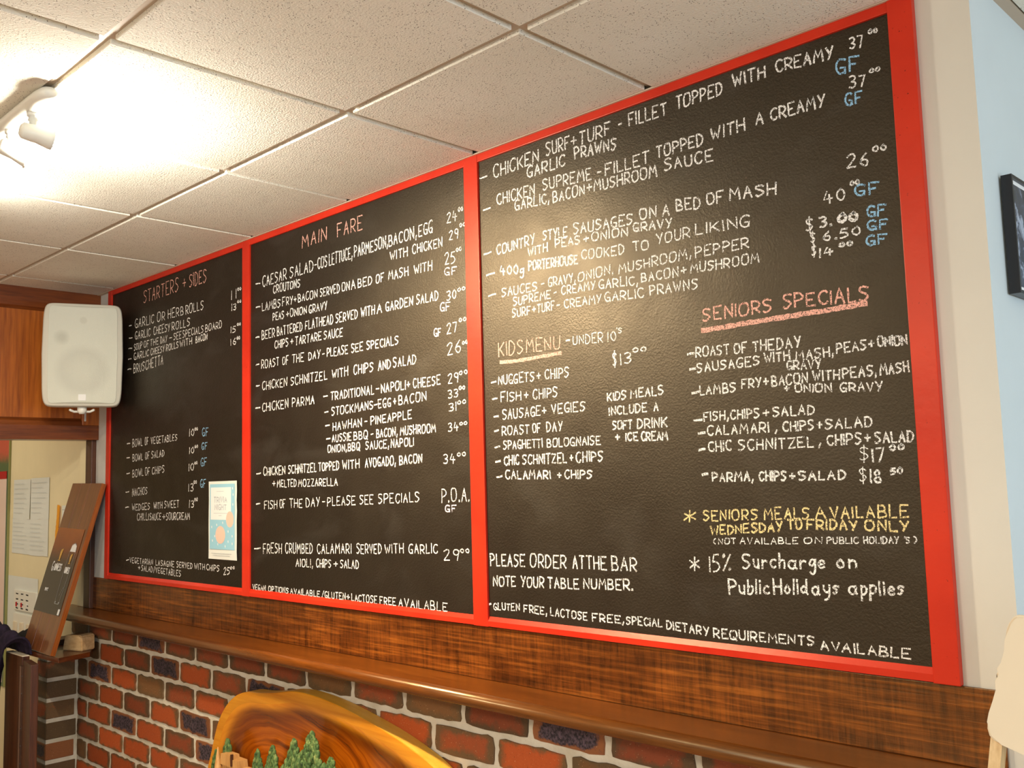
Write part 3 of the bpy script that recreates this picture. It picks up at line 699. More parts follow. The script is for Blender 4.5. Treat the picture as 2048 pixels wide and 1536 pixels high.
 (2,0,0.85,[('26',25840,21540,26280,21490,270,260)]),
 (2,0,0.85,[('00',26340,21710,26630,21680,120,110)]),
 (2,0,0.85,[('40',25320,20940,25780,20930,260,260)]),
 (2,0,0.85,[('00',25870,21180,26080,21170,90,90)]),
 (2,2,1.0,[('GF',25960,20960,26440,20900,240,230)]),
 (2,0,1.3,[('$',24940,20500,25100,20490,250,250)]),
 (2,0,1.0,[('3.',25210,20510,25490,20500,230,220)]),
 (2,0,1.6,[('00',25580,20520,26010,20490,180,180)]),
 (2,2,1.0,[('GF',26150,20520,26560,20470,220,230)]),
 (2,0,1.1,[('$',25020,20250,25130,20240,200,200)]),
 (2,0,0.85,[('6.50',25270,20230,26040,20210,180,170)]),
 (2,2,1.0,[('GF',26150,20260,26580,20220,200,190)]),
 (2,0,1.1,[('$',25030,19990,25130,19980,190,190)]),
 (2,0,1.0,[('14',25180,19920,25490,19930,180,180)]),
 (2,0,1.0,[('00',25570,20050,25880,20040,80,80)]),
 (2,2,1.0,[('GF',26110,19980,26530,19950,190,180)]),
 (2,1,0.85,[('KIDS',16350,18980,17240,18960,390,370),('MENU',17310,18960,18470,18940,370,330)]),
 (2,1,2.2,[(None,16420,18820,17020,18790,17630,18810,18480,18830)]),
 (2,0,0.7,[('UNDER',18860,18980,19800,18930,230,240)]),
 (2,0,1.2,[(None,18660,19100,18770,19100)]),
 (2,0,0.7,[('10',19920,18930,20170,18920,240,240)]),
 (2,0,0.6,[("'S",20190,19090,20350,19080,130,130)]),
 (2,0,1.3,[('$',20040,18360,20170,18360,310,310)]),
 (2,0,0.8,[('13',20260,18360,20590,18360,270,270)]),
 (2,0,0.8,[('00',20610,18590,21020,18580,110,120)]),
 (2,0,0.85,[('NUGGETS',16310,18250,17590,18240,240,250),('+',17660,18240,17810,18240,250,250),('CHIPS',17920,18240,18730,18230,250,250)]),
 (2,0,0.85,[('FISH',16390,17800,17120,17800,260,250),('+',17210,17800,17380,17790,250,250),('CHIPS',17510,17790,18340,17790,250,240)]),
 (2,0,0.85,[('SAUSAGE',16430,17350,17770,17370,260,250),('+',17800,17370,17960,17370,250,250),('VEGIES',18100,17380,19190,17390,240,230)]),
 (2,0,0.85,[('ROAST',16400,16950,17380,16960,240,240),('OF',17460,16960,17750,16960,240,240),('DAY',17930,16960,18470,16960,240,240)]),
 (2,0,0.85,[('SPAGHETTI',16430,16600,17800,16590,230,220),('BOLOGNAISE',17930,16590,19620,16580,220,210)]),
 (2,0,0.95,[('CHIC',16440,16200,17000,16200,240,240),('SCHNITZEL',17090,16200,18570,16200,240,240),('+',18640,16200,18770,16200,240,240),('CHIPS',18840,16200,19670,16200,240,240)]),
 (2,0,0.95,[('CALAMARI',16470,15850,18030,15830,230,210),('+',18230,15820,18380,15820,220,210),('CHIPS',18460,15820,19330,15810,210,200)]),
 (2,0,0.95,[('KIDS',19830,17560,20410,17570,190,200),('MEALS',20500,17580,21430,17590,190,210)]),
 (2,0,0.95,[('INCLUDE',19870,17230,20970,17240,200,210),('A',21130,17240,21270,17240,210,210)]),
 (2,0,0.95,[('SOFT',19960,16900,20540,16890,200,210),('DRINK',20660,16890,21490,16880,210,220)]),
 (2,0,1.0,[('+',20030,16640,20180,16630,190,200),('ICE',20320,16630,20690,16620,190,190),('CREAM',20750,16610,21490,16590,200,200)]),
 (2,1,1.0,[('SENIORS',22490,19050,24130,19030,270,290),('SPECIALS',24350,19050,26120,18950,290,300)]),
 (2,1,2.6,[(None,22480,18850,23610,18870,24920,18880,26040,18900)]),
 (2,0,0.85,[('ROAST',22280,18310,23110,18290,210,220),('OF',23200,18280,23530,18280,230,220),('THE',23630,18270,24140,18260,230,230),('DAY',24170,18260,24710,18240,230,230)]),
 (2,0,0.85,[('SAUSAGES',22280,17980,23800,17990,200,200),('WITH',23870,18020,24460,18010,200,200),('MASH,',24560,17990,25370,18000,200,200),('PEAS',25400,18040,26010,18050,190,200),('+',26030,18050,26160,18060,200,200),('ONION',26200,18070,26760,18050,190,190)]),
 (2,0,0.85,[('GRAVY',24360,17830,25100,17780,180,190)]),
 (2,0,0.85,[('LAMBS',22330,17490,23220,17500,200,200),('FRY',23330,17550,23810,17550,200,200),('+',23830,17550,23970,17540,200,210),('BACON',24010,17540,24810,17540,210,200),('WITH',24890,17570,25460,17540,200,210),('PEAS,',25490,17550,26170,17550,200,210),('MASH',26210,17550,26760,17560,210,200)]),
 (2,0,0.85,[('+',24280,17400,24410,17390,150,160),('ONION',24500,17380,25280,17320,160,170),('GRAVY',25430,17310,26260,17250,170,180)]),
 (2,0,0.85,[('FISH,',22390,16940,23010,16940,200,200),('CHIPS',23040,16940,23730,16930,200,200),('+',23780,16930,23950,16930,200,200),('SALAD',24000,16930,24910,16920,200,200)]),
 (2,0,0.85,[('CALAMARI',22470,16640,23920,16630,200,200),(',',24050,16630,24100,16630,200,200),('CHIPS',24200,16630,24880,16620,200,200),('+',24920,16620,25040,16620,200,200),('SALAD',25090,16620,26030,16620,200,190)]),
 (2,0,0.85,[('CHIC',22470,16300,23060,16300,220,220),('SCHNITZEL',23190,16300,24860,16300,220,220),(',',24950,16310,24990,16310,210,210),('CHIPS',25100,16310,25800,16310,210,210),('+',25840,16310,25970,16310,210,210),('SALAD',26030,16310,26760,16310,210,210)]),
 (2,0,0.85,[('$',25730,16010,25910,16010,250,250)]),
 (2,0,0.95,[('17',25960,15970,26210,15970,260,260)]),
 (2,0,0.95,[('00',26280,16160,26580,16170,110,110)]),
 (2,0,0.95,[('PARMA,',22530,15680,23520,15670,190,200),('CHIPS',23620,15670,24240,15670,200,190),('+',24290,15670,24430,15670,190,190),('SALAD',24470,15670,25460,15670,190,180)]),
 (2,0,0.95,[('$',25700,15620,25850,15620,250,240)]),
 (2,0,0.95,[('18',25900,15600,26130,15590,240,250)]),
 (2,0,0.85,[('50',26270,15730,26520,15750,120,120)]),
 (2,3,0.85,[('*',21790,14800,22110,14820,310,310)]),
 (2,3,0.85,[('SENIORS',22270,14870,23570,14910,230,220),('MEALS',23680,14910,24680,14930,230,230),('A',24780,14940,25010,14940,220,230),('VAILABLE',25080,14940,26590,14980,230,230)]),
 (2,3,1.0,[('WEDNESDAY',22430,14580,24100,14690,190,190),('TO',24190,14730,24520,14730,190,190),('FRIDAY',24590,14730,25620,14730,190,190),('ONLY',25730,14730,26570,14730,190,190)]),
 (2,0,0.6,[('(',22500,14390,22560,14400,130,120),('NOT',22610,14400,23040,14410,120,120),('AVAILABLE',23120,14410,24420,14450,130,130),('ON',24520,14460,24910,14470,120,120),('PUBLIC',24980,14470,25620,14490,120,120),('HOLIDAY',25700,14490,26370,14510,130,130),("'S",26450,14520,26560,14520,120,120),(')',26620,14520,26680,14520,120,130)]),
 (2,0,0.85,[('*',21880,13780,22150,13800,350,340)]),
 (2,0,0.85,[('15%',22360,13830,22910,13860,350,340)]),
 (2,0,1.0,[('Surcharge',23140,13930,24940,14010,300,280),('on',25150,14020,25560,14040,280,270)]),
 (2,0,1.0,[('Public',22790,13400,23740,13450,310,300),('Holidays',23800,13460,25190,13540,300,290),('applies',25350,13550,26410,13610,280,280)]),
 (2,0,0.95,[('PLEASE',15850,13670,17100,13700,320,310),('ORDER',17250,13700,18450,13720,320,320),('AT',18610,13730,19010,13730,310,320),('THE',19040,13740,19670,13750,310,310),('BAR',19790,13750,20510,13760,320,320)]),
 (2,0,0.95,[('NOTE',15940,13170,16770,13200,260,260),('YOUR',16920,13200,17720,13230,260,260),('TABLE',17810,13230,18820,13270,260,260),('NUMBER.',18940,13280,20390,13330,250,250)]),
 (2,0,0.85,[('GLUTEN',15930,12580,16870,12620,180,180),('FREE,',16990,12610,17780,12590,190,190),('LACTOSE',17870,12590,19040,12560,190,190),('FREE,',19160,12560,20100,12580,190,180),('SPECIAL',20140,12580,21130,12600,180,180),('DIETARY',21220,12570,22300,12520,180,190),('REQUIREMENTS',22380,12490,24630,12550,190,190),('AVAILABLE',24730,12490,26450,12500,180,180)]),
]
HW = [0.0019, 0.0019, 0.0021]
YB = -0.0085
for n, (b, c, wt, items) in enumerate(CHALK):
    V, F = [], []; r = random.Random(100+n); txt = []
    for it in items:
        if it[0] is None:
            pts = [(it[k]/1e4, it[k+1]/1e4) for k in range(1, len(it), 2)]
            if len(pts) == 2: pts = [pts[0], ((pts[0][0]+pts[1][0])/2, (pts[0][1]+pts[1][1])/2 + r.uniform(-.001, .001)), pts[1]]
            ribbon(V, F, pts, HW[b]*wt, YB, r)
        else:
            t_, x0, z0, x1, z1, h0, h1 = it; txt.append(t_)
            if t_ == ',' or t_ == '(' or t_ == ')': pass
            write_word(V, F, t_, (x0/1e4, z0/1e4), (x1/1e4, z1/1e4), h0/1e4, h1/1e4, HW[b]*wt*(0.62 if t_ == '$' else 1.0), YB, r, (0.15, 0.22, 0.26)[b], (3.3, 3.1, 2.9)[b])
    o = mesh('chalk_writing' if txt else 'chalk_stroke', V, F, M['chalk%d' % c])
    o.parent = panels[b]; o.matrix_parent_inverse = (mb.matrix_basis).inverted() @ Matrix.Identity(4)
    o.matrix_parent_inverse = Matrix.Identity(4)
    if txt and len(txt) > 1: o['label'] = ('%s chalk line reading %s' % (('white', 'pink', 'blue', 'yellow', 'pale lilac')[c], ' '.join(txt[:8])))[:110]

# ================================================================== POSTER ON THE LEFT PANEL
ps = thing('trivia_poster', 'small pale blue and white TRIVIA NIGHT poster stuck low on the left chalkboard', 'poster', (0.234, -0.0095, 1.331))
def flat(name, pts, y, mat, root=None):
    V = [(x, y, z) for x, z in pts]; o = mesh(name, V, [tuple(range(len(V)))], mat)
    if root: attach(o, root)
    return o
def rect(x0, x1, z0, z1): return [(x0, z0), (x1, z0), (x1, z1), (x0, z1)]
pm = {k: plain('print_'+k, c, 0.7, 0.2) for k, c in dict(blue=srgb(152, 200, 216), white=srgb(232, 232, 228), grey=srgb(176, 182, 186), coral=srgb(238, 194, 174), red=srgb(178, 40, 36),
      green=srgb(58, 96, 50), pink=srgb(232, 206, 190), dark=srgb(40, 36, 34), ink=srgb(150, 150, 146), gold=srgb(200, 160, 84), orange=srgb(232, 158, 44)).items()}
V = []; F = []
for i in range(9):
    z = 1.331 + 0.275*i/8; bulge = 0.0015*math.sin(i*1.3)
    V += [(0.1345, -0.0102+bulge*.3, z), (0.3345, -0.0104-abs(bulge), z)]
for i in range(8): F.append((2*i, 2*i+1, 2*i+3, 2*i+2))
attach(mesh('sheet', V, F, M['paper']), ps)
Y = -0.0125
attach(flat('blue_print', rect(0.1465, 0.322, 1.366, 1.596), Y, pm['blue']), ps)
attach(flat('white_print', rect(0.154, 0.297, 1.470, 1.584), Y-0.0003, pm['white']), ps)
def disc(cx, cz, rx, rz, y, mat, nm, root, n=28): return attach(flat(nm, [(cx+rx*math.cos(2*PI*k/n), cz+rz*math.sin(2*PI*k/n)) for k in range(n)], y, mat), root)
disc(0.290, 1.472, 0.026, 0.028, Y-0.0006, pm['coral'], 'coral_dot', ps); disc(0.224, 1.417, 0.034, 0.031, Y-0.0006, pm['coral'], 'coral_dot', ps)
r = random.Random(5); V, F = [], []
for x, z in ((0.160,1.44),(0.196,1.448),(0.238,1.456),(0.166,1.392),(0.182,1.408),(0.204,1.38),(0.256,1.374),(0.276,1.391),(0.276,1.426),(0.304,1.41),(0.304,1.384),(0.308,1.52),(0.310,1.554),(0.306,1.576)):
    b_ = len(V); V += [(x, Y-0.0005, z), (x+0.005, Y-0.0005, z), (x+0.004, Y-0.0005, z+0.008), (x-0.001, Y-0.0005, z+0.007)]; F.append((b_, b_+1, b_+2, b_+3))
attach(mesh('white_flecks', V, F, pm['white']), ps)
V, F = [], []
write_word(V, F, 'TRIVIA', (0.176, 1.531), (0.270, 1.531), 0.020, 0.020, 0.0017, Y-0.0006, r, 0.0, 3.0)
write_word(V, F, 'NIGHT', (0.182, 1.505), (0.266, 1.505), 0.020, 0.020, 0.0017, Y-0.0006, r, 0.0, 3.0)
for z, a, b_ in ((1.570, 0.196, 0.246), (1.4925, 0.176, 0.272), (1.4845, 0.212, 0.232), (1.352, 0.160, 0.30), (1.345, 0.170, 0.29)): ribbon(V, F, [(a, z), (b_, z)], 0.0007, Y-0.0006, r)
attach(mesh('lettering', V, F, pm['grey']), ps)

# ================================================================== SPEAKER
sp = thing('wall_speaker', 'off-white wall speaker with grille mounted in the corner left of the chalkboard', 'speaker', (-0.575, -0.188, 2.135), math.atan2(0.35, 0.937))
sp.rotation_euler = (0, 0, math.radians(68.0))
def outline(hw, hh, n=96, bulge=0.05, e=13.0):
    pts = []
    for k in range(n):
        a = 2*PI*k/n; c, s = math.cos(a), math.sin(a)
        x = math.copysign(abs(c)**(2/e), c); z = math.copysign(abs(s)**(2/e), s)
        pts.append((hw*x*(1+bulge*(1-z*z)-bulge), hh*z))
    return pts
def loft(bm, rings, cap0=True, cap1=True):
    rr = [[bm.verts.new(v) for v in ring] for ring in rings]; n = len(rr[0])
    for a, b in zip(rr, rr[1:]):
        for k in range(n): bm.faces.new((a[k], a[(k+1)%n], b[(k+1)%n], b[k]))
    if cap0: bm.faces.new(rr[0])
    if cap1: bm.faces.new(rr[-1][::-1])
bm = bmesh.new(); rings = []
for y, s, sz in ((0.0, 0.965, 0.98), (0.003, 0.985, 0.99), (0.009, 1.0, 1.0), (0.05, 1.0, 1.0), (0.10, 0.93, 0.985), (0.150, 0.72, 0.95), (0.165, 0.60, 0.92)):
    rings.append([(x*s, y, z*sz) for x, z in outline(0.1515, 0.2105)])
loft(bm, rings); cab = bmobj('cabinet', bm, M['speaker'], sp, True)
t = NT('speaker_grille'); v = t.coord('Object')
def radial(cx, cz, r0, r1):
    s = t.sep(v); dx = t.math('SUBTRACT', s[0], cx); dz = t.math('SUBTRACT', s[2], cz)
    d = t.math('SQRT', t.math('ADD', t.math('MULTIPLY', dx, dx), t.math('MULTIPLY', dz, dz)))
    return t.ramp(t.math('MULTIPLY', d, 5.0), [(r0*5, (1,1,1,1)), (r1*5, (0,0,0,1))])
c = t.mix(t.math('MULTIPLY', radial(0, -0.067, 0.078, 0.112), 0.22), srgb(204, 205, 190), srgb(150, 148, 138))
c = t.mix(t.math('MULTIPLY', radial(0, -0.060, 0.02, 0.07), 0.5), c, srgb(203, 204, 188))
c = t.mix(t.math('MULTIPLY', radial(-0.079, 0.068, 0.010, 0.034), 0.45), c, srgb(160, 160, 146))
c = t.mix(t.math('MULTIPLY', radial(0, 0.140, 0.010, 0.017), 0.30), c, srgb(170, 166, 150))
vv = t.node('ShaderNodeTexVoronoi'); vv.inputs['Scale'].default_value = 420; t.link(v, vv.inputs['Vector'])
t.set(c, 0.6, 0.3); t.bump(vv.outputs['Distance'], 0.3, 0.001); M['grille'] = t.m
bm = bmesh.new(); o_ = outline(0.130, 0.199, 96, 0.03, 22)
loft(bm, [[(x, 0.001, z) for x, z in o_], [(x*0.995, -0.003, z*0.997) for x, z in o_], [(x*0.6, -0.007, z*0.98) for x, z in o_], [(x*0.2, -0.0085, z*0.96) for x, z in o_]])
bmobj('grille', bm, M['grille'], sp, False)
box('badge', -0.0145, 0.0145, -0.0105, -0.006, -0.188, -0.162, pm['white'], sp, 0.001)
bm = bmesh.new(); add_tube(bm, [(-0.045, 0.03, -0.222), (-0.03, 0.05, -0.228), (0.03, 0.05, -0.228), (0.045, 0.03, -0.222)], 0.005, 8)
add_tube(bm, [(0, 0.05, -0.226), (0, 0.12, -0.222), (0, 0.178, -0.18), (0, 0.26, -0.12)], 0.008, 8)
bk = bmobj('bracket', bm, M['lamp_white'], sp, True)
bm = bmesh.new(); add_tube(bm, [(0.0, 0.045, -0.205), (0.0, 0.045, -0.228), (0.0, 0.045, -0.238)], [0.018, 0.018, 0.010], 16); bmobj('knob', bm, M['lamp_white'], bk, True)

# ================================================================== TRACK LIGHT
tl = thing('track_light', 'white ceiling spotlight bar with adjustable heads, at the upper left', 'light', (0.8, -0.993, ZC-0.008))
bm = bmesh.new()
prof = lambda x, z0, z1, hw: [(x, -0.993+hw*math.cos(a), (z0+z1)/2+(z1-z0)/2*math.sin(a)) for a in [2*PI*k/16 for k in range(16)]]
loft(bm, [prof(0.20, 2.425, 2.446, 0.022), prof(0.24, 2.414, 2.447, 0.026), prof(1.22, 2.414, 2.447, 0.026), prof(1.26, 2.414, 2.447, 0.025), prof(1.285, 2.418, 2.446, 0.020), prof(1.295, 2.426, 2.442, 0.010)])
attach(bmobj('bar', bm, M['lamp_white'], None, True), tl)
bulbm = bpy.data.materials.new('lit_lamp_glass'); bulbm.use_nodes = True
bb = bulbm.node_tree.nodes['Principled BSDF']; bb.inputs['Emission Color'].default_value = (1, 0.88, 0.7, 1); bb.inputs['Emission Strength'].default_value = 22
def head(x, d, power, beam, aim):
    d = Vector(d).normalized(); P = Vector((x, -0.993, 2.416))
    k = P + Vector((0, 0.0, -0.034))
    bm = bmesh.new()
    add_tube(bm, [P, P+Vector((0,0,-0.009)), P+Vector((0,0,-0.010)), P+Vector((0,0,-0.018)), P+Vector((0,0,-0.019)), k], [0.013, 0.013, 0.009, 0.011, 0.008, 0.008], 14)
    b = k - d*0.026 + Vector((0,0,-0.012)); e = k + d*0.040 + Vector((0,0,-0.012))
    add_tube(bm, [b, b+d*0.005, b+d*0.034, e-d*0.006, e], [0.012, 0.018, 0.020, 0.025, 0.028], 20, True)
    h_ = attach(bmobj('spot_head', bm, M['lamp_white'], None, True), tl)
    bm = bmesh.new(); add_tube(bm, [e-d*0.002, e+d*0.004, e+d*0.016, e+d*0.024], [0.023, 0.023, 0.018, 0.006], 18)
    bo = bmobj('lamp', bm, bulbm, None, True); bo.parent = h_
    bulb('spot_bulb', tuple(e+d*0.045), power, 0.022, (1.0, 0.95, 0.84))
    sd = bpy.data.lights.new('spot_beam', 'SPOT'); sd.energy = beam; sd.color = (1.0, 0.80, 0.54); sd.spot_size = math.radians(94); sd.spot_blend = 1.0; sd.shadow_soft_size = 0.03
    so = bpy.data.objects.new('spot_beam', sd); COL.objects.link(so); so.location = e+d*0.04
    so.rotation_euler = (Vector(aim)-so.location).to_track_quat('-Z', 'Y').to_euler()
head(1.19, (0.05, 1.0, -0.10), 17, 112, (1.50, 0, 1.55))
head(1.05, (0.10, 1.0, -0.32), 11, 64, (1.0, 0, 1.3))
head(0.55, (-0.25, 1.0, -0.35), 4, 16, (-0.2, 0, 1.4))

# ================================================================== LEFT CORNER THINGS
# ledge on top of the brick return
bm = bmesh.new(); prism_z(bm, [(-1.165, -0.222), (-0.704, -0.212), (-0.747, -0.07), (-0.865, -0.009), (-1.165, -0.009)], 0.900, 0.920)
bmesh.ops.bevel(bm, geom=bm.edges[:], offset=0.0015, segments=1, affect='EDGES')
tag(bmobj('ledge', bm, M['ledge']), 'small dark timber ledge capping the brick return in the left corner', 'ledge')
# block
mt = Matrix.Translation((-0.845, -0.075, 0.921)) @ Matrix.Rotation(math.radians(20), 4, 'Z')
bm = bmesh.new(); prism_y(bm, [(-0.062, 0), (0.052, 0), (0.050, 0.060), (0.035, 0.066), (-0.048, 0.062)], -0.035, 0.035)
for v_ in bm.verts: v_.co = mt @ v_.co
bmesh.ops.bevel(bm, geom=bm.edges[:], offset=0.004, segments=2, affect='EDGES')
tag(bmobj('timber_block', bm, M['cut_wood']), 'small pale tan block lying on the corner ledge behind the leaning plaque', 'block')

# leaning plaque with printed advertisement
lean = -0.2704
pq = thing('beer_plaque', 'tall wooden beer advertising plaque leaning on the corner ledge against the chalkboard', 'plaque', (-0.7544, -0.2275, 0.926))
pq.rotation_euler = (lean, 0.0146, -0.0343)
WD, LG, TH = 0.344, 0.716, 0.020
for a, b_ in ((-WD, -WD*0.68), (-WD*0.68, -WD*0.36), (-WD*0.36, 0)):
    box('plank', a+0.0006, b_-0.0006, 0, TH, 0, LG, M['plank'] , pq, 0.002)
box('edge_strip', -0.0005, 0.0035, 0.0005, TH-0.0005, 0.001, LG-0.001, M['plank_edge'], pq)
t = NT('plaque_print'); v = t.coord('Object'); s_ = t.sep(v)
g = t.math('ADD', s_[2], t.math('MULTIPLY', t.noise(v, 9, 4), 0.06))
c = t.ramp(g, [(0.36, srgb(44, 42, 44)), (0.41, srgb(66, 44, 36)), (0.47, srgb(128, 62, 26)), (0.55, srgb(150, 80, 34))]); t.set(c, 0.22, 0.5); M['ad'] = t.m
attach_l = lambda o: (setattr(o, 'parent', pq), o)[1]
Z0, Z1 = 0.155, 0.515
V = [(-WD+0.003, -0.0015, Z0), (-0.028, -0.0015, Z0), (-0.028, -0.0015, Z1), (-WD+0.003, -0.0015, Z1)]
mesh('printed_panel', V, [(0, 1, 2, 3)], M['ad'], pq)
def glass_pts(): return [(-0.118, 0.20), (-0.070, 0.20), (-0.058, 0.33), (-0.054, 0.42), (-0.062, 0.448), (-0.085, 0.455), (-0.110, 0.448), (-0.120, 0.42), (-0.122, 0.33), (-0.118, 0.20)]
V, F = [], []; r = random.Random(3); ribbon(V, F, glass_pts(), 0.0012, -0.0024, r); ribbon(V, F, [(-0.09, 0.235), (-0.072, 0.27)], 0.001, -0.0024, r)
for x in (-0.116, -0.074): ribbon(V, F, [(x-.004, 0.205), (x+.008, 0.207)], 0.0035, -0.0024, r)
mesh('glass_outline', V, F, pm['ink'], pq)
mesh('foam_print', [(-0.119, -0.0025, 0.418), (-0.055, -0.0025, 0.418), (-0.060, -0.0025, 0.444), (-0.085, -0.0025, 0.453), (-0.112, -0.0025, 0.444)], [(0, 1, 2, 3, 4)], pm['white'], pq)
V, F = [], []
for cx, cz, s in ((-0.215, 0.404, 1.0), (-0.088, 0.392, 0.8)):
    b_ = len(V); V += [(cx-0.006*s, -0.0026, cz-0.026*s), (cx+0.006*s, -0.0026, cz-0.026*s), (cx+0.016*s, -0.0026, cz+0.022*s), (cx-0.006*s, -0.0026, cz+0.018*s), (cx-0.012*s, -0.0026, cz+0.006*s)]
    F.append((b_, b_+1, b_+2, b_+3, b_+4))
    b_ = len(V); V += [(cx-0.014*s, -0.0026, cz-0.031*s), (cx+0.014*s, -0.0026, cz-0.031*s), (cx+0.014*s, -0.0026, cz-0.027*s), (cx-0.014*s, -0.0026, cz-0.027*s)]; F.append((b_, b_+1, b_+2, b_+3))
mesh('gold_emblem', V, F, pm['gold'], pq)
V, F = [], []
write_word(V, F, 'G', (-0.276, 0.330), (-0.256, 0.330), 0.040, 0.040, 0.0028, -0.0027, r, 0.0)
write_word(V, F, 'UINNESS', (-0.248, 0.333), (-0.158, 0.333), 0.030, 0.030, 0.0026, -0.0027, r, 0.0)
write_word(V, F, 'GUINNESS', (-0.116, 0.328), (-0.060, 0.328), 0.026, 0.026, 0.0018, -0.0027, r, 0.0)
write_word(V, F, 'PINT', (-0.278, 0.243), (-0.238, 0.243), 0.012, 0.012, 0.0022, -0.0027, r, 0.0)
mesh('lettering', V, F, pm['white'], pq)
box('small_sticker', -0.052, -0.036, -0.003, -0.0005, 0.158, 0.182, pm['white'], pq)

# folded timber gate
gt = thing('folded_gate', 'dark timber folding gate leaves hinged together at the bottom left corner', 'gate', (-1.0, -0.27, 0.0))
attach(box('gate_leaf', -1.16, -0.962, -0.262, -0.232, 0.02, 0.905, M['gate'], None, 0.003, Matrix.Rotation(0, 4, 'Z')), gt)
mt = Matrix.Translation((-0.950, -0.262, 0)) @ Matrix.Rotation(math.radians(-8), 4, 'Z')
attach(box('gate_leaf', 0.0, 0.150, 0.0, 0.030, 0.02, 0.893, M['gate'], None, 0.003, mt), gt)
o = attach(box('top_cap', -1.158, -0.965, -0.2605, -0.234, 0.905, 0.909, M['offwhite']), gt)
bm = bmesh.new(); add_tube(bm, [(-0.956, -0.268, 0.03), (-0.956, -0.268, 0.87)], 0.006, 10)
add_box(bm, -0.968, -0.944, -0.2665, -0.262, 0.03, 0.87)
hg = attach(bmobj('piano_hinge', bm, M['brass']), gt)
bm = bmesh.new()
for k in range(12):
    z = 0.06+0.07*k
    for x in (-0.966, -0.945): add_tube(bm, [(x, -0.2665, z), (x, -0.2685, z)], 0.003, 8)
o = bmobj('screws', bm, M['metal']); o.parent = hg; o['kind'] = 'stuff'

# dark purple cloth over the gate, black cap behind it
t = NT('purple_cloth'); v = t.coord('Object'); c = t.ramp(t.noise(v, 40, 4), [(0.3, srgb(26, 20, 34)), (0.7, srgb(48, 36, 56))]); t.set(c, 0.9, 0.2); t.bump(t.noise(v, 300, 3), 0.4, 0.002); M['cloth'] = t.m
V, F = [], []; NU, NV = 24, 40
for j in range(NV+1):
    tt = j/NV
    for i in range(NU+1):
        u = i/NU
        a = PI*min(1, max(0, (tt-0.45)/0.35))
        # hangs down in front, goes over the top of the gate, falls behind
        x = -1.32 + 0.215*u + (0.12*u+0.03)*max(0, min(1, (tt-0.40)/0.25))
        fold = 0.012*math.sin(u*19 + tt*2) + 0.006*math.sin(u*41+1)
        if tt < 0.45: y = -0.300 - 0.02*math.sin(tt*7); z = 0.12 + (0.915-0.12)*tt/0.45
        elif tt < 0.8: y = -0.264 - 0.036*math.cos(a); z = 0.925 + 0.05*math.sin(a) + 0.045*(1-u)*math.sin(a)
        else: y = -0.228 + (tt-0.8)/0.2*0.004; z = 0.925 - (tt-0.8)/0.2*0.012
        V.append((x, y - fold*(1 if tt < 0.45 else 0.06), z + fold*(1.0 if 0.4 < tt < 0.85 else 0)))
for j in range(NV):
    for i in range(NU):
        a = j*(NU+1)+i; F.append((a, a+1, a+NU+2, a+NU+1))
cl = mesh('purple_cloth', V, F, M['cloth'], None, True)
md = cl.modifiers.new('thick', 'SOLIDIFY'); md.thickness = 0.006
tag(cl, 'dark purple cloth hanging over the timber gate at the lower left edge', 'cloth')
bm = bmesh.new()
rr = []
for k, (s, z) in enumerate(((1.0, 0.90), (1.02, 0.925), (0.9, 0.950), (0.5, 0.965))):
    rr.append([(-1.29 + 0.11*s*math.cos(a), -0.12 + 0.055*s*math.sin(a), z + 0.006*math.sin(3*a)) for a in [2*PI*i/24 for i in range(24)]])
loft(bm, rr); 
tag(bmobj('black_cap', bm, plain('black_felt', srgb(30, 27, 26), 0.9, 0.2, (80, 0.3, 0.003)), None, True), 'crumpled black cap on top of the gate behind the purple cloth', 'cap')

# ---- things on the cream bar wall
YW = 0.0195
nt = thing('notice_sheets', 'four white sheets of handwritten notes taped together on the cream wall', 'papers', (-1.72, YW, 1.276))
r = random.Random(11)
for (x0, x1, z0, z1) in ((-1.965, -1.725, 1.452, 1.652), (-1.722, -1.478, 1.452, 1.655), (-1.972, -1.728, 1.279, 1.455), (-1.730, -1.480, 1.276, 1.453)):
    V = []; F = []
    for i in range(5):
        x = x0+(x1-x0)*i/4; cu = 0.004*((i-2)/2)**2*r.uniform(0.3, 1)
        V += [(x, YW-0.0015-cu*r.random(), z0+r.uniform(-.002, .002)), (x, YW-0.0015-cu*.3, z1+r.uniform(-.001, .001))]
    for i in range(4): F.append((2*i, 2*i+2, 2*i+3, 2*i+1))
    sheet = attach(mesh('sheet', V, F, M['paper']), nt)
    V, F = [], []
    for k in range(7):
        z = z1-0.022-(z1-z0-0.03)*k/7; ribbon(V, F, [(x0+0.02, z), (x0+0.02+(x1-x0-0.04)*r.uniform(0.6, 1), z+r.uniform(-.001, .001))], 0.0007, YW-0.0062, r)
    o = mesh('pencil_lines', V, F, pm['grey']); o.parent = sheet
n2 = thing('roster_sheet', 'white ruled roster sheet on the cream wall half hidden behind the plaque', 'paper', (-1.15, YW, 1.33))
attach(flat('sheet', rect(-1.315, -1.06, 1.17, 1.52), YW-0.002, M['paper']), n2)
V, F = [], []
for k in range(9): ribbon(V, F, [(-1.31, 1.50-0.036*k), (-1.07, 1.50-0.036*k)], 0.0009, YW-0.0028, r)
attach(mesh('ruled_lines', V, F, pm['ink']), n2)
bm = bmesh.new(); pts = [(-1.345, YW-0.008, 1.515), (-1.350, YW-0.009, 1.47), (-1.362, YW-0.012, 1.40), (-1.368, YW-0.010, 1.35), (-1.345, YW-0.008, 1.325)]
V, F = [], []; ribbon(V, F, [(a, c_) for a, _, c_ in pts], 0.0125, YW-0.008, r)
st = mesh('yellow_strap', V, F, pm['orange']); md = st.modifiers.new('thick', 'SOLIDIFY'); md.thickness = 0.003
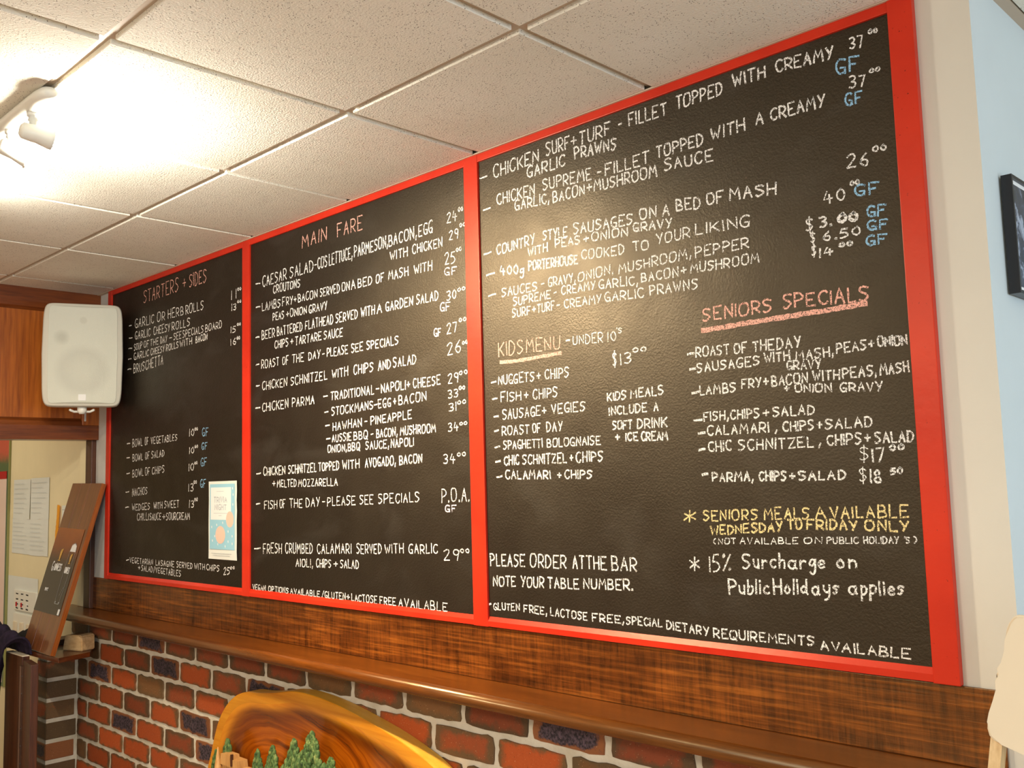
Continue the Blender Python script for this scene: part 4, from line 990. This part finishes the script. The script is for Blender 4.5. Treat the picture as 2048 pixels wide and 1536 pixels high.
tag(st, 'orange-yellow strap hanging on the cream wall beside the note sheets', 'strap')
for nm, lab, z0, z1, rows in (('switch_panel', 'upper white switch panel with small printed marks on the cream wall', 1.000, 1.100, 1), ('switch_panel', 'lower white switch panel with three rocker switches on the cream wall', 0.865, 0.985, 0)):
    sw = thing(nm, lab, 'switch', (-1.74, YW, z0))
    attach(box('plate', -1.905, -1.60, YW-0.010, YW, z0, z1, M['lamp_white'], None, 0.003), sw)
    if rows:
        V, F = [], []
        for k in range(3):
            for z in (1.082, 1.055, 1.030, 1.012):
                x = -1.87+0.07*k; ribbon(V, F, [(x, z), (x+0.028, z+r.uniform(-.002, .002))], 0.003, YW-0.0108, r)
        attach(mesh('printed_marks', V, F, pm['dark']), sw)
        for k in range(3): attach(box('indicator', -1.868+0.07*k, -1.856+0.07*k, YW-0.014, YW-0.009, 1.018, 1.040, pm['red'] if k < 2 else M['lamp_white'], None, 0.001), sw)
    else:
        for k in range(3): attach(box('rocker', -1.88+0.09*k, -1.845+0.09*k, YW-0.020, YW-0.009, 0.90, 0.945, M['offwhite'], None, 0.003), sw)
ds = thing('data_sheet', 'white paper sheet pinned behind the switches on the cream wall', 'paper', (-1.93, YW, 0.87))
attach(flat('sheet', rect(-2.018, -1.60, 0.86, 1.165), YW-0.0012, M['paper']), ds)
po = thing('framed_poster', 'green and red poster at the far left edge of the cream wall', 'poster', (-2.25, YW, 0.9))
t = NT('poster_print'); v = t.coord('Object'); s_ = t.sep(v)
c = t.ramp(t.math('ADD', t.math('MULTIPLY', s_[2], 0.5), t.math('MULTIPLY', t.noise(v, 30, 4), 0.03)), [(0.885, srgb(50, 88, 44)), (0.915, srgb(196, 70, 50))]); t.set(c, 0.3, 0.5)
attach(box('print', -2.60, -2.030, YW-0.006, YW, 0.6, 1.90, t.m, None, 0.001), po)
attach(box('white_block', -2.59, -2.062, YW-0.0075, YW-0.005, 0.62, 1.66, pm['pink']), po)
attach(box('red_band', -2.59, -2.062, YW-0.0085, YW-0.006, 1.66, 1.70, pm['red']), po)
attach(box('edge', -2.030, -2.022, YW-0.010, YW, 0.6, 1.90, plain('poster_edge', srgb(150, 150, 90), 0.5), None, 0.001), po)

# ================================================================== PICTURE ON THE PALE WALL
pc = thing('framed_picture', 'black framed monochrome photograph on the pale wall at the right edge', 'picture', (2.82, 0.235, 1.885))
bm = bmesh.new()
x0, x1, y0, y1, z0, z1, fw = 2.824, 2.842, 0.082, 0.390, 1.884, 2.098, 0.006
add_box(bm, x0, x1, y0, y0+fw, z0, z1); add_box(bm, x0, x1, y1-fw, y1, z0, z1)
add_box(bm, x0, x1, y0+fw, y1-fw, z0, z0+fw); add_box(bm, x0, x1, y0+fw, y1-fw, z1-fw, z1)
attach(bmobj('frame', bm, M['black']), pc)
attach(box('mat', 2.826, 2.8370, y0+fw, y1-fw, z0+fw, z1-fw, pm['white']), pc)
t = NT('monochrome_photo'); v = t.coord('Object')
nb = t.noise(v, 26, 5, 0.65, 0.6); c = t.ramp(nb, [(0.36, srgb(24, 28, 40)), (0.52, srgb(60, 70, 92)), (0.62, srgb(170, 182, 200))]); t.set(c, 0.15, 0.5)
attach(box('photograph', 2.8365, 2.8376, y0+fw+0.012, y1-fw-0.012, z0+fw+0.008, z1-fw-0.008, t.m), pc)
attach(box('hanger', 2.8202, 2.8245, 0.2, 0.26, 2.06, 2.08, M['metal']), pc)

# ================================================================== WAVY PANEL ON A STAND
ws = thing('display_stand', 'cream wavy-edged panel on pale timber legs at the lower right corner', 'stand', (3.06, -0.33, 0.0))
edge = [(2.931, 1.389), (2.926, 1.386), (2.920, 1.378), (2.916, 1.368), (2.914, 1.357), (2.912, 1.342), (2.907, 1.326), (2.904, 1.316), (2.900, 1.311), (2.901, 1.301),
        (2.898, 1.290), (2.893, 1.275), (2.887, 1.259), (2.884, 1.247), (2.883, 1.238), (2.885, 1.229), (2.890, 1.224), (2.900, 1.220)]
sag = [(2.924, 1.2125), (2.96, 1.198), (3.01, 1.182)]
XM = 3.06
right = [(2*XM-x, z) for x, z in (edge+sag)]
bm = bmesh.new(); prism_y(bm, edge + sag + right[::-1], -0.358, -0.347)
bmesh.ops.bevel(bm, geom=[e for e in bm.edges if abs(e.verts[0].co.y-e.verts[1].co.y) < 1e-6], offset=0.003, segments=2, affect='EDGES')
attach(bmobj('panel', bm, M['offwhite']), ws)
for s_ in (-1, 1):
    bm = bmesh.new()
    def leg(t0, t1): pass
    xt, xb = XM - s_*0.166, XM - s_*0.24
    V = []
    for x, z, yy in ((xt, 1.25, 0.0), (xb, 0.0, -0.42)):
        for dx, dy in ((-0.0075, -0.010), (0.0075, -0.010), (0.0075, 0.010), (-0.0075, 0.010)): V.append((x+dx, -0.334+yy+dy, z))
    F = [(0,1,2,3), (4,7,6,5)] + [(i, i+4, (i+1) % 4+4, (i+1) % 4) for i in range(4)]
    bm.free()
    attach(mesh('leg', V, F, M['pale_wood']), ws)
attach(box('cross_bar', XM-0.228, XM+0.228, -0.665, -0.650, 0.30, 0.33, M['pale_wood'], None, 0.002), ws)

# ================================================================== CARVED WALL PIECE
cv = thing('carved_bowl_picture', 'large golden carved wooden oval with pine trees and little houses, on the brick wall', 'carving', (0.85, -0.02, 0.30))
YFc = -0.055
outl = [(0.466,0.915),(0.411,0.898),(0.356,0.867),(0.299,0.811),(0.266,0.745),(0.242,0.681),(0.217,0.629),(0.200,0.56),(0.205,0.48),(0.25,0.40),(0.36,0.34),(0.55,0.305),
        (0.80,0.30),(1.05,0.33),(1.28,0.40),(1.45,0.50),(1.545,0.61),(1.56,0.70),(1.52,0.77),(1.46,0.82),(1.408,0.848),(1.375,0.861),(1.30,0.884),(1.22,0.904),(1.142,0.919),(1.015,0.941),(0.905,0.953),
        (0.807,0.957),(0.74,0.953),(0.691,0.944),(0.65,0.936),(0.618,0.931),(0.58,0.926),(0.543,0.922),(0.50,0.920)]
def smooth_closed(p, n):
    for _ in range(n):
        q = []
        for i in range(len(p)):
            a, b = p[i], p[(i+1) % len(p)]
            q += [(a[0]*.75+b[0]*.25, a[1]*.75+b[1]*.25), (a[0]*.25+b[0]*.75, a[1]*.25+b[1]*.75)]
        p = q
    return p
O = smooth_closed(outl, 2); nO = len(O)
cx, cz = 0.82, 0.62
def shrink(k, sh=0.0, rimx=0.035):
    out = []
    for i, (x, z) in enumerate(O):
        a = O[i-3]; b = O[(i+3) % nO]; dx, dz = b[0]-a[0], b[1]-a[1]; L = math.hypot(dx, dz); nx, nz = -dz/L, dx/L
        if (cx-x)*nx + (cz-z)*nz < 0: nx, nz = -nx, -nz
        out.append((x + nx*sh + (cx-x)*k, z + nz*sh + (cz-z)*k))
    return out
bm = bmesh.new()
lev = [(shrink(0, 0.004), -0.002), (shrink(0, -0.001), -0.006), (shrink(0, -0.001), YFc+0.0015), (shrink(0, 0.001), YFc),
       (shrink(0.01, 0.030), YFc+0.001), (shrink(0.02, 0.040), YFc+0.006), (shrink(0.08, 0.045), YFc+0.018), (shrink(0.2, 0.045), YFc+0.030), (shrink(0.45, 0.03), YFc+0.037), (shrink(0.75, 0.0), YFc+0.039)]
loft(bm, [[(x, y, z) for x, z in pts] for pts, y in lev])
t = NT('camphor_timber'); tc = t.node('ShaderNodeTexCoord')
mp = t.node('ShaderNodeMapping'); mp.inputs['Location'].default_value = (-0.62, 0, -0.68); mp.inputs['Scale'].default_value = (1, 1, 1); t.link(tc.outputs['Object'], mp.inputs[0])
s_ = t.sep(mp.outputs[0]); wob = t.noise(tc.outputs['Object'], 3.2, 3, 0.5)
ex = t.math('MULTIPLY', s_[0], 0.55); ez = t.math('MULTIPLY', s_[2], 1.15)
d = t.math('SQRT', t.math('ADD', t.math('MULTIPLY', ex, ex), t.math('MULTIPLY', ez, ez)))
d = t.math('ADD', d, t.math('MULTIPLY', wob, 0.12))
cmb = t.node('ShaderNodeCombineXYZ'); t.link(t.math('MULTIPLY', d, 60.0), cmb.inputs[0]); t.link(t.math('MULTIPLY', s_[0], 2.0), cmb.inputs[1]); t.link(t.math('MULTIPLY', s_[2], 2.0), cmb.inputs[2])
rings_ = t.noise(cmb.outputs[0], 1.0, 4, 0.6)
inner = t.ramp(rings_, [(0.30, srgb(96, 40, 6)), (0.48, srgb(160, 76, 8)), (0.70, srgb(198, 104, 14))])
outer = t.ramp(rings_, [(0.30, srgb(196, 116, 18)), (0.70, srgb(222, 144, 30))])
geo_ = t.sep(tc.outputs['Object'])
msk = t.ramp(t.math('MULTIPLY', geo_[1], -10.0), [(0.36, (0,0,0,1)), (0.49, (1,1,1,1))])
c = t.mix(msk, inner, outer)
hollow_shade = t.ramp(t.math('MULTIPLY', geo_[1], -10.0), [(0.20, (0,0,0,1)), (0.33, (1,1,1,1)), (0.42, (1,1,1,1)), (0.50, (0,0,0,1))])
c = t.mix(t.math('MULTIPLY', hollow_shade, 0.6), c, srgb(84, 36, 8))  # shade of the hollow just inside the rim, painted in by depth
t.set(c, 0.22, 0.5, coat=0.4); M['camphor'] = t.m
M['camphor_rim'] = wood('camphor_rim_timber', srgb(196, 116, 16), srgb(220, 142, 26), srgb(236, 166, 44), 'x', 0.25, 14, 0.5, 0.4)
ob = attach(bmobj('slab', bm, M['camphor_rim'], None, True), cv); ob.data.materials.append(M['camphor']); ob.data.materials.append(wood('camphor_lit_sapwood', srgb(226, 160, 40), srgb(240, 182, 62), srgb(248, 200, 90), 'x', 0.45, 14, 0.4))
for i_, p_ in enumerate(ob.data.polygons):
    if i_ < nO*2: p_.material_index = 2  # side faces: sapwood tone made paler, the lit band put into the colour
    if i_ >= nO*4+0: p_.material_index = 1
    if len(p_.vertices) > 4: p_.material_index = 1 if p_.center.y < -0.01 else 0
mdn = ob.modifiers.new('edge', 'EDGE_SPLIT'); mdn.split_angle = math.radians(32)
t = NT('carved_foliage'); v = t.coord('Object')
c = t.ramp(t.noise(v, 70, 4, 0.6), [(0.30, srgb(36, 52, 26)), (0.5, srgb(74, 102, 52)), (0.66, srgb(122, 134, 76)), (0.78, srgb(176, 150, 98))]); t.set(c, 0.7, 0.3); t.bump(t.noise(v, 160, 3), 0.5, 0.003); M['pine'] = t.m
M['carved_pale'] = wood('carved_pale_timber', srgb(176, 120, 60), srgb(206, 154, 88), srgb(226, 178, 112), 'z', 0.5, 40)
def pine(x, ztop, zbot, w, y, seed):
    r = random.Random(seed); bm = bmesh.new()
    add_tube(bm, [(x, y, zbot), (x, y, ztop-0.02)], [w*0.16, 0.004], 8)
    H = ztop-zbot; k = 0
    n = 120
    for i in range(n):
        f = (i/n)**0.9; z = ztop - 0.006 - H*f
        rad = w*0.5*min(1, 0.10 + H*f/0.13) * (0.9+0.1*math.sin(f*22))
        for s in range(3):
            a = r.uniform(0, 2*PI); rr_ = rad*r.uniform(0.45, 0.95); sz = 0.0075 + 0.007*min(1, f*2.2)
            bmesh.ops.create_icosphere(bm, subdivisions=1, radius=sz, matrix=Matrix.Translation((x+rr_*math.cos(a), y - 0.2*abs(rr_*math.sin(a)), z)) @ Matrix.Diagonal((0.72, 0.7, 1.35, 1)))
    o = attach(bmobj('carved_pine', bm, M['pine'], None, True), cv); return o
YT = -0.062
for i, (x, z, w, dy) in enumerate([(0.39, 0.757, 0.085, 0.0), (0.322, 0.712, 0.070, -0.004), (0.578, 0.757, 0.072, 0.0), (0.672, 0.784, 0.085, -0.004), (0.786, 0.822, 0.095, 0.0), (0.889, 0.862, 0.120, -0.006), (0.975, 0.800, 0.110, 0.002), (1.09, 0.74, 0.11, 0), (0.46, 0.66, 0.08, -0.004)]):
    pine(x, z, z-0.25, w*1.75, YT-0.012+dy, 40+i)
def house(x, z, w, h, y):
    hs = attach(box('carved_house', x-w/2, x+w/2, y, y+0.03, z-0.16, z, M['carved_pale'], None, 0.0015), cv)
    bm = bmesh.new(); prism_y(bm, [(x-w*0.58, z-0.004), (x+w*0.58, z-0.004), (x+w*0.46, z+h), (x-w*0.44, z+h)], y-0.006, y+0.03)
    o = bmobj('roof', bm, M['carved_pale']); o.parent = hs
    bm = bmesh.new()
    for k in (-0.3, 0.0, 0.3): add_box(bm, x+w*k-0.006, x+w*k+0.006, y-0.002, y, z-0.045, z-0.02)
    o = bmobj('window', bm, M['dark_wood']); o.parent = hs
    return hs
house(0.425, 0.690, 0.060, 0.030, -0.098); house(0.475, 0.684, 0.050, 0.026, -0.095); house(0.535, 0.668, 0.060, 0.022, -0.097)
bm = bmesh.new(); add_tube(bm, [(0.385, -0.105, 0.64), (0.385, -0.105, 0.675), (0.383, -0.105, 0.70), (0.381, -0.105, 0.737)], [0.014, 0.013, 0.008, 0.001], 10); attach(bmobj('carved_spire', bm, M['carved_pale'], None, True), cv)
bm = bmesh.new(); add_box(bm, 0.462, 0.468, -0.106, -0.098, 0.69, 0.727); attach(bmobj('carved_chimney', bm, M['dark_wood']), cv)
bm = bmesh.new(); prism_y(bm, [(0.26, 0.40), (1.30, 0.44), (1.20, 0.52), (0.9, 0.56), (0.6, 0.54), (0.34, 0.53)], -0.10, -0.02); attach(bmobj('carved_ground', bm, M['pine']), cv)
